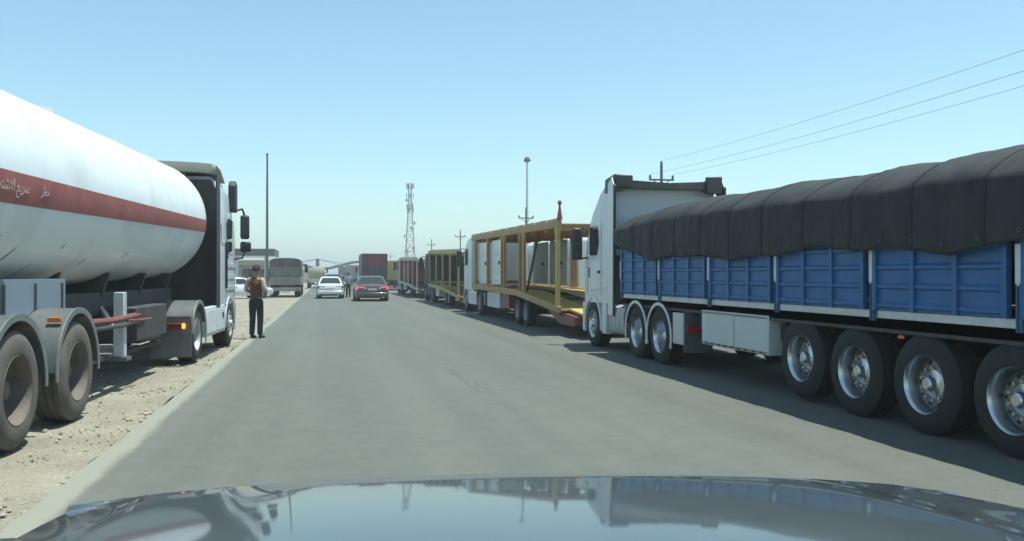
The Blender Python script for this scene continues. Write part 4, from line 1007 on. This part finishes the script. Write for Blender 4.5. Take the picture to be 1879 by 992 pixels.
# ================================================================ PEOPLE
def skin_mesh(name, verts, edges, radii, m, parent, sub=1, root=0):
    me = bpy.data.meshes.new(name); me.from_pydata(verts, edges, []); me.materials.append(m)
    o = bpy.data.objects.new(name, me); COL.objects.link(o); o.parent = parent
    sk = o.modifiers.new('skin', 'SKIN'); sk.use_smooth_shade = True
    if not me.skin_vertices: 
        bpy.context.view_layer.objects.active = o
    for i, r in enumerate(radii):
        d = me.skin_vertices[0].data[i] if me.skin_vertices else None
        if d: d.radius = r if isinstance(r, tuple) else (r, r); d.use_root = (i == root)
    ss = o.modifiers.new('sub', 'SUBSURF'); ss.levels = sub; ss.render_levels = sub
    return o
def skinned(name, chains, m, parent, sub=2):
    """chains of (x,y,z,rx,ry); a chain may start at an existing point; one continuous surface"""
    verts = []; edges = []; rad = []; idx = {}
    for ch in chains:
        prev = None
        for p in ch:
            k = tuple(round(q, 4) for q in p[:3])
            if k not in idx:
                idx[k] = len(verts); verts.append(p[:3]); rad.append((p[3], p[4] if len(p) > 4 else p[3]))
            i = idx[k]
            if prev is not None and prev != i: edges.append((prev, i))
            prev = i
    bm = bmesh.new(); lay = bm.verts.layers.skin.verify()
    bv = []
    for v, r_ in zip(verts, rad):
        b = bm.verts.new(v); b[lay].radius = r_; b[lay].use_root = False; bv.append(b)
    bv[0][lay].use_root = True
    for a, b in sorted({tuple(sorted(e)) for e in edges}): bm.edges.new((bv[a], bv[b]))
    me = bpy.data.meshes.new(name); bm.to_mesh(me); bm.free(); me.materials.append(m)
    o = bpy.data.objects.new(name, me); COL.objects.link(o); o.parent = parent
    sk = o.modifiers.new('skin', 'SKIN'); sk.use_smooth_shade = True
    ss = o.modifiers.new('sub', 'SUBSURF'); ss.levels = sub; ss.render_levels = sub
    return o
M_SKIN = mat('skin', (.34, .19, .125), .6, var=.06)
M_HAIR = mat('dark_hair', (.018, .014, .012), .7, var=.3, bump=.4, bscale=90)
def person(label, loc, rz, top, trousers, sleeve, vest=None, h=1.80, group=None):
    P = thing('person', label, 'person', loc, rz, group); k = h / 1.80; P.scale = (k, k, k)
    # body faces +y; stands with weight on both feet, forearms raised in front
    pel, sp, ch, nk = (0, 0, .97, .085, .065), (0, .0, 1.14, .095, .07), (0, -.01, 1.36, .105, .075), (0, -.005, 1.52, .052, .055)
    def leg(s): return [pel, (s * .10, 0, .87, .07, .075), (s * .105, .02, .50, .058, .062), (s * .11, -.01, .10, .038, .044), (s * .115, .07, .04, .036, .032), (s * .12, .16, .03, .032, .024)]
    def arm(s, hand): return [ch, (s * .185, -.01, 1.43, .062, .062), (s * .255, -.05, 1.17, .043, .043), (s * .20, .16, 1.10 if s < 0 else 1.16, .033, .033), hand]
    hl, hr = (-.09, .27, 1.16, .026, .034), (.10, .27, 1.26, .026, .034)
    head = [ch, nk, (0, .015, 1.60, .062, .072), (0, .022, 1.67, .074, .090), (0, .018, 1.74, .066, .080), (0, .01, 1.775, .035, .04)]
    ch_l = [[pel, sp, ch], head, leg(-1), leg(1), arm(-1, hl), arm(1, hr)]
    # five fingers per hand
    for hnd, s in ((hl, -1), (hr, 1)):
        for q in range(4):
            a = (hnd[0] + (-.02 if s > 0 else .02) + (q - 1.5) * .004, hnd[1] + .045, hnd[2] + .028 - q * .018, .009)
            b = (a[0] - s * .03, a[1] + .035 - abs(q - 1.2) * .006, a[2] + .002, .008); c = (b[0] - s * .03, b[1] + .006, b[2] - .004, .007)
            ch_l.append([hnd, a, b, c])
        th = (hnd[0] - s * .012, hnd[1] + .01, hnd[2] + .042, .011); ch_l.append([hnd, th, (th[0] - s * .02, th[1] + .03, th[2] + .02, .009)])
    body = skinned('body', ch_l, M_SKIN, P, 2)
    # face: nose, ears
    MB().prism([(.10, 1.655), (.135, 1.648), (.105, 1.70)], 'x', -.012, .012).build('nose', M_SKIN, body)
    for s in (-1, 1):
        MB().lathe([(0, -.012), (.03, -.008), (.032, .004), (0, .012)], 12, 'x', (s * .083, .01, 1.67)).build('ear', M_SKIN, body)
        MB().lathe([(0, -.004), (.012, -.003), (.012, .003), (0, .004)], 10, 'y', (s * .032, .108, 1.688)).build('eye', M_BLACK, body)
    B('mouth', mat('lips', (.24, .09, .08), .6), body, -.025, .025, .098, .106, 1.612, 1.620)
    # hair cap
    hp = []
    for i in range(9):
        t_ = R(8 + 92 * i / 8); ring_ = []
        for j in range(24):
            a = 2 * math.pi * j / 24; f = 1.0 if math.sin(a) < .35 else (1.0 if i < 4 else .86)
            zz = 1.700 + .108 * math.cos(t_) * (1.0) - (0 if math.sin(a) > -.2 else .045 * (i / 8))
            ring_.append((.096 * math.sin(t_) * math.cos(a), .004 + .112 * math.sin(t_) * math.sin(a) * f, zz))
        hp.append(ring_)
    hm = MB().grid(hp, close=True); hm.f.append(tuple(range(24))); hm.m.append(0)
    hm.build('hair', M_HAIR, body, smooth=60)
    # clothes
    tr = [[(0, 0, 1.0, .155, .118), (0, 0, .92, .152, .122), (s * .10, 0, .84, .100, .104), (s * .107, .02, .50, .076, .080), (s * .111, -.005, .14, .066, .070), (s * .111, .0, .075, .066, .072)] for s in (-1, 1)]
    skinned('trousers', tr, trousers, P, 2)
    for s in (-1, 1):
        skinned('shoe', [[(s * .112, -.05, .05, .040, .045), (s * .114, .04, .045, .045, .044), (s * .118, .13, .036, .047, .034), (s * .12, .20, .03, .036, .026)]], M_BLACK, P, 2)
    sh = [[(0, 0, .955, .158, .122), (0, .0, 1.12, .150, .112), (0, -.01, 1.34, .168, .118), (0, -.008, 1.455, .105, .085), (0, -.005, 1.51, .062, .064)]]
    skinned('shirt', sh, top, P, 2)
    for s in (-1, 1):
        skinned('sleeve', [[(s * .13, -.01, 1.41, .082, .082), (s * .188, -.01, 1.425, .075, .076), (s * .258, -.05, 1.17, .056, .058), (s * .215, .10, 1.12 if s < 0 else 1.16, .046, .046)]], sleeve, P, 2)
    if vest:
        skinned('waistcoat', [[(0, 0, .945, .168, .132), (0, .0, 1.12, .160, .122), (0, -.01, 1.32, .178, .128), (0, -.01, 1.42, .150, .108)]], vest, P, 2)
    return P
M_BROWN = mat('brown_cloth', (.115, .052, .022), .85, var=.2, vscale=14, bump=.3, bscale=30)
M_NAVY = mat('dark_trousers', (.016, .019, .024), .85, var=.2, vscale=14)
M_PALE = mat('pale_sleeve', (.40, .30, .25), .85, var=.12, vscale=14)
M_LBLUE = mat('light_blue_shirt', (.20, .30, .40), .85, var=.12)
person('man in a brown waistcoat and dark trousers standing at the road edge', (-1.74, 22.75, -.005), R(-28), M_BROWN, M_NAVY, M_PALE, M_BROWN, 1.86)
person('person in a light blue top standing left of the dark saloon', (1.45, 61.5, 0), R(20), M_LBLUE, M_NAVY, M_LBLUE, None, 1.76)
person('person in dark clothes standing far ahead left of the maroon truck', (1.75, 86, 0), R(-150), M_NAVY, M_NAVY, M_NAVY, None, 1.74)

# ================================================================ POLES, WIRES, TOWERS
def utility_pole(label, x, y, h=9.0):
    T = thing('utility_pole', label, 'pole', (x, y, 0), 0, 'utility poles along the right side')
    MB().cyl((0, 0, -.2), (0, 0, h - .25), .15, .085, 12).build('shaft', M_WOODPOLE, T)
    MB().beam((-.85, 0, h - 1.25), (.85, 0, h - 1.25), .09, .11).build('crossarm', M_WOODPOLE, T)
    for s in (-1, 1): MB().beam((s * .55, 0, h - 1.28), (0, 0, h - 1.75), .05, .05).build('brace', M_WOODPOLE, T)
    ins = [(0, h - .02)] + [(s * .78, h - .93) for s in (-1, 1)]
    for xx, zz in ins:
        MB().lathe([(0, 0), (.05, -.02), (.05, -.06), (.09, -.08), (.09, -.12), (.05, -.14), (.085, -.18), (.085, -.22), (.03, -.26)], 12, 'z', (xx, 0, zz)).build('insulator', M_DARK, T)
    return ins
PX_ = 21.3
poles = [(8.0, 'utility pole outside the right edge carrying the three wires'), (53.5, 'utility pole showing above the white tractor roof'), (93, 'utility pole above the front of the tan car carrier'), (141, 'utility pole above the white tractor of the tan carrier'),
         (181, 'utility pole behind the olive yellow car carrier'), (236, 'utility pole beside the lattice tower foot'), (300, 'smallest utility pole, above the yellow box truck')]
for y, l in poles[1:]: utility_pole(l, PX_, y)
wnames = ['thin power wire, topmost of the three at upper right', 'thin power wire, middle of the three at upper right', 'thin power wire, lowest of the three at upper right']
for q, (xo, zo, zn) in enumerate(((0, 8.99, 9.25), (-.78, 8.1, 8.35), (.78, 8.1, 8.35))):
    mb = MB()
    pts = []
    for k in range(41):
        u = k / 40; y = 53.5 + (2.0 - 53.5) * u
        pts.append((PX_ + xo, y, zo + (zn - zo) * u - 4 * .55 * u * (1 - u)))
    mb.tube(pts, .008, 6)
    tag(mb.build('power_wire', M_WIRE, None), wnames[q], 'wire')

def lattice_tower():
    x, y, h = 27.5, 296, 33.0
    T = thing('lattice_tower', 'tall steel lattice telecom tower with antennas beyond the parked line', 'tower', (x, y, 0))
    def hw(z): return 1.9 - 1.35 * min(1, z / 26)
    MG = M_GALV
    for sx in (-1, 1):
        for sy in (-1, 1):
            MB().tube([(sx * hw(0), sy * hw(0), 0), (sx * hw(26), sy * hw(26), 26), (sx * hw(26), sy * hw(26), h - .8)], .11, 6).build('leg', MG, T)
    z = 0.0; k = 0
    while z < h - 2:
        dz = max(1.6, 2.6 * hw(z)); z2 = min(h - 1, z + dz); a, b = hw(z), hw(z2); br = MB()
        for f in range(4):
            c, s = [(1, 0), (0, 1), (-1, 0), (0, -1)][f]
            def P(u, w_, zz): return (c * w_ - s * u * w_, s * w_ + c * u * w_, zz)
            br.beam(P(-1, a, z), P(1, b, z2), .09, .09); br.beam(P(1, a, z), P(-1, b, z2), .09, .09); br.beam(P(-1, b, z2), P(1, b, z2), .08, .08)
        br.build('bracing', MG, T); z = z2
    r = random.Random(4)
    for zz, n in ((31.5, 6), (28.2, 4), (24.5, 3), (23.2, 3)):
        for q in range(n):
            a = 2 * math.pi * q / n + zz; d = 1.15
            an = MB().box(-.17, .17, -.10, .10, -.95, .95)
            o = an.build('antenna', mat('antenna_grey', (.10, .11, .11), .6), T, bevel=.02); o.location = (d * math.cos(a), d * math.sin(a), zz); o.rotation_euler.z = a + math.pi / 2
            MB().beam((.4 * math.cos(a), .4 * math.sin(a), zz), (d * math.cos(a), d * math.sin(a), zz), .07, .07).build('bracket', MG, T)
    for zz, a in ((26.6, 3.6), (19.0, .3), (14.5, 3.4), (10.5, 5.2), (17, 5)):
        d = hw(zz) + .5
        o = MB().lathe([(0, .1), (.35, .12), (.62, .25), (.62, .3), (.1, .35)], 16, 'y').build('dish', mat('dish_grey', (.22, .23, .23), .6), T); o.location = (d * math.cos(a), d * math.sin(a), zz); o.rotation_euler.z = a - math.pi / 2
    return T
lattice_tower()
T = thing('high_mast', 'slender pale high mast with a dark round lamp head', 'mast', (36.4, 158, 0))
MB().tube([(0, 0, -.2), (0, 0, 12), (0, 0, 23.0)], [.34, .26, .17], 14).build('shaft', mat('pale_mast', (.50, .52, .52), .5, metal=.2), T)
MB().lathe([(0, 23.45), (.30, 23.4), (.50, 23.15), (.54, 22.9), (.46, 22.6), (.25, 22.4), (0, 22.38)], 20, 'z').build('lamp_head', M_DARK, T)
for k in range(8):
    a = 2 * math.pi * k / 8
    o = B('floodlight', M_DARK, T, -.14, .14, -.10, .10, -.14, .14, .02); o.location = (.52 * math.cos(a), .52 * math.sin(a), 22.75); o.rotation_euler.z = a
T = thing('lamp_pole', 'tall thin grey pole rising above the filling station', 'pole', (-6.35, 98, 0))
MB().tube([(0, 0, 0), (0, 0, 8), (0, 0, 14.6)], [.16, .13, .09], 10).build('shaft', M_WOODPOLE, T)
MB().lathe([(0, 14.75), (.13, 14.7), (.14, 14.6), (0, 14.5)], 12, 'z').build('cap', M_DARK, T)

# filling station beyond the tanker
T = thing('filling_station', 'filling station canopy with grey fascia and white shopfront behind the man', 'building', (-9.2, 104, 0))
B('canopy_fascia', mat('grey_green_fascia', (.085, .105, .095), .7, var=.1), T, -5.0, 3.3, 0, 9, 3.75, 4.55, .03)
for x in (-4.0, -1.0, 2.3):
    B('column', M_SILVER, T, x - .2, x + .2, .8, 1.2, 0, 3.74, .02)
B('soffit', M_WHITE, T, -4.9, 3.2, .1, 8.9, 3.68, 3.742)
sh = B('shop_wall', M_WHITE, T, -6.0, 3.0, 10, 15, 0, 3.5)
B('awning', mat('white_awning', (.78, .80, .79), .6, var=.04), T, -6.2, 2.9, 8.4, 9.98, 2.75, 3.35, .03)
for k in range(4): B('window', M_GLASS, sh, -5.4 + 2.1 * k, -3.8 + 2.1 * k, 9.96, 9.995, .7, 2.3)
for x in (-3.4, -.2, 1.6):
    p = B('fuel_pump', M_GREY, T, x - .3, x + .3, 3.0, 3.5, 0, 1.7, .03); B('pump_face', M_RED, p, x - .25, x + .25, 2.98, 2.998, 1.0, 1.5)
# far gate across the road
T = thing('road_gate', 'curved grey gate beam with a central mast far down the road', 'gate', (0, 172, 0))
def curve(pts, n=10):
    out = []
    for i in range(len(pts) - 1):
        p0 = pts[max(0, i - 1)]; p1 = pts[i]; p2 = pts[i + 1]; p3 = pts[min(len(pts) - 1, i + 2)]
        for k in range(n):
            t_ = k / n
            out.append(tuple(.5 * (2 * p1[j] + (p2[j] - p0[j]) * t_ + (2 * p0[j] - 5 * p1[j] + 4 * p2[j] - p3[j]) * t_ ** 2 + (3 * p1[j] - p0[j] - 3 * p2[j] + p3[j]) * t_ ** 3) for j in range(3)))
    return out + [pts[-1]]
M_GATE = mat('gate_grey', (.10, .115, .11), .7)
MB().tube(curve([(-8.5, 0, 4.4), (-5.0, 0, 3.55), (-2.6, 0, 2.9), (0, 0, 2.75), (2.4, 0, 3.3), (5, 0, 3.95), (8.5, 0, 4.1), (11, 0, 3.9)]), .26, 8).build('beam', M_GATE, T)
B('mast', M_GATE, T, -2.1, -1.45, -.3, .3, 0, 4.6, .04)
for x in (-8.5, 11): B('post', M_GATE, T, x - .3, x + .3, -.3, .3, 0, 4.1)
for x in (-7, -5, 2.6, 4.6): MB().tube([(-1.78, 0, 4.55), (x, 0, 3.75 if x < 0 else 3.4)], .05, 6).build('stay_cable', M_GALV, T)
B('gate_house', M_CREAM, T, -5.2, -2.9, .5, 4, 0, 2.6, .03)

# dry tree behind the white tractor
def tree(label, x, y, h, crown_r, n, leafmat, seed):
    T = thing('tree', label, 'tree', (x, y, 0)); r = random.Random(seed)
    tr = MB(); tips = []
    tr.tube([(0, 0, -.1), (.05, .03, h * .3), (.02, -.04, h * .55)], [.13, .10, .07], 8)
    for k in range(11):
        a = 2 * math.pi * k / 11 + r.uniform(-.3, .3); z0 = h * r.uniform(.35, .55); L_ = crown_r * r.uniform(.6, 1.0)
        p = (.03, 0, z0); m_ = (L_ * .5 * math.cos(a), L_ * .5 * math.sin(a), z0 + h * .18); q = (L_ * .9 * math.cos(a), L_ * .9 * math.sin(a), z0 + h * r.uniform(.22, .45))
        tr.tube([p, m_, q], [.045, .03, .012], 6); tips += [m_, q]
    tr.build('trunk', mat('bark', (.10, .075, .055), .9, var=.3), T)
    lf = MB()
    for _ in range(n):
        c = tips[r.randrange(len(tips))]; s_ = r.uniform(.03, .075)
        p = Vector((c[0] + r.gauss(0, .24) * crown_r, c[1] + r.gauss(0, .24) * crown_r, c[2] + r.gauss(0, .16) * crown_r))
        d = Vector((r.gauss(0, 1), r.gauss(0, 1), r.gauss(0, 1))).normalized(); e = d.orthogonal().normalized()
        lf.add([p - d * s_, p + e * s_ * .5, p + d * s_, p - e * s_ * .5], [(0, 1, 2, 3)])
    lf.build('crown', leafmat, T, smooth=0)
tree('small dry brown tree showing between the car carrier and the white tractor roof', 15.35, 41.5, 4.7, .85, 2600, mat('dry_leaves', (.20, .115, .07), .8, var=.4, vscale=2), 2)

# ================================================================ THE CAR THE PICTURE IS TAKEN FROM
def own_car():
    T = thing('car_bonnet', 'glossy dark bonnet along the bottom edge, mirroring the sky and trucks', 'car', (.46, 0, 0))
    T.rotation_euler.y = R(2.2)
    MP = mat('own_car_paint', (.024, .032, .030), .35, metal=.1, coat=.9, var=.06, dust=.15, vscale=9, bump=.012, bscale=7, dustcol=(.22, .23, .21))
    MP.node_tree.nodes['Principled BSDF'].inputs['Coat Roughness'].default_value = .045
    hw = 1.0
    def front(u): return 2.02 - .17 * abs(u) ** 2.4
    def zf(u):      # height of the front edge across the width u=-1..1
        return 1.128 - .012 * u * u
    rows = []
    NU, NV = 56, 40
    for j in range(NV + 1):
        v = j / NV                       # 0 = nose tip, 1 = cowl
        row = []
        for i in range(NU + 1):
            u = -1 + 2 * i / NU
            y1 = front(u); y0 = .86 - .10 * u * u
            if v < .12:
                t_ = v / .12; y = y1 + .06 * math.sin(math.pi / 2 * (1 - t_)) ; z = zf(u) - .16 * (1 - t_) ** 2
            else:
                t_ = (v - .12) / .88; y = y1 + (y0 - y1) * t_; z = zf(u) + .150 * t_ - .062 * t_ * t_
                # raised centre panel and a crease each side
                c = abs(u)
                z += .016 * (1 / (1 + math.exp((c - .60) * 34))) * min(1, t_ * 5)
                z -= .02 * max(0, c - .86) / .14
            row.append((u * hw, y, z))
        rows.append(row)
    b = MB().grid(rows).build('bonnet', MP, T, smooth=70)
    m = b.modifiers.new('s', 'SUBSURF'); m.levels = 1; m.render_levels = 1
    # wings either side, grille and lamps under the nose
    for s in (-1, 1):
        prof = []
        for k in range(25):
            t_ = k / 24; y = 1.86 - 1.2 * t_; nose = max(0, 1 - t_ * 3) ** 2; sec = [(s * (hw + .002), y, 1.075 + .06 * t_ - .06 * nose)]
            for q in range(13):
                a = R(150 - 150 * q / 12); sec.append((s * (hw + .085 + .085 * math.cos(a) - .05 * nose), y, 1.055 + .06 * t_ + .055 * math.sin(a) - .07 * nose))
            sec += [(s * (hw + .175 - .05 * nose), y, .95), (s * (hw + .165 - .05 * nose), y, .70), (s * (hw + .12), y, .45)]
            prof.append(sec)
        MB().grid(prof).build('wing', MP, T, smooth=60)
        wheel(T, s * .98, 1.25, s, 'steer', M_GREYRIM, z=.38, s=.76)
        B('headlamp', M_WLENS, T, s * .72 - .18, s * .72 + .18, 1.80, 1.92, .78, .95, .04)
    B('grille', M_BLACK, T, -.5, .5, 1.95, 2.05, .70, .95, .03)
    B('front_bumper', MP, T, -.92, .92, 1.86, 2.14, .38, .69, .06)
    B('cowl', M_BLACK, T, -.85, .85, .62, .82, 1.06, 1.10, .01)
    for x in (-.55, .1): MB().tube([(x, .80, 1.13), (x + .3, .78, 1.14), (x + .62, .74, 1.15)], .009, 6).build('wiper', M_BLACK, T)
    return T
own_car()

# ================================================================ HAZE
hz = MB().box(-3050, 3050, -3050, 3050, -1.2, 36).build('haze', bpy.data.materials.new('haze'), None, smooth=0)
hz['kind'] = 'stuff'; hz['label'] = 'thin pale dusty haze over the whole place'; hz['category'] = 'haze'
m = hz.data.materials[0]; m.use_nodes = True; m.node_tree.nodes.clear()
pv = m.node_tree.nodes.new('ShaderNodeVolumePrincipled'); pv.inputs['Density'].default_value = .0012; pv.inputs['Color'].default_value = (.90, .95, .93, 1); pv.inputs['Anisotropy'].default_value = .2
mo = m.node_tree.nodes.new('ShaderNodeOutputMaterial'); m.node_tree.links.new(pv.outputs[0], mo.inputs['Volume'])
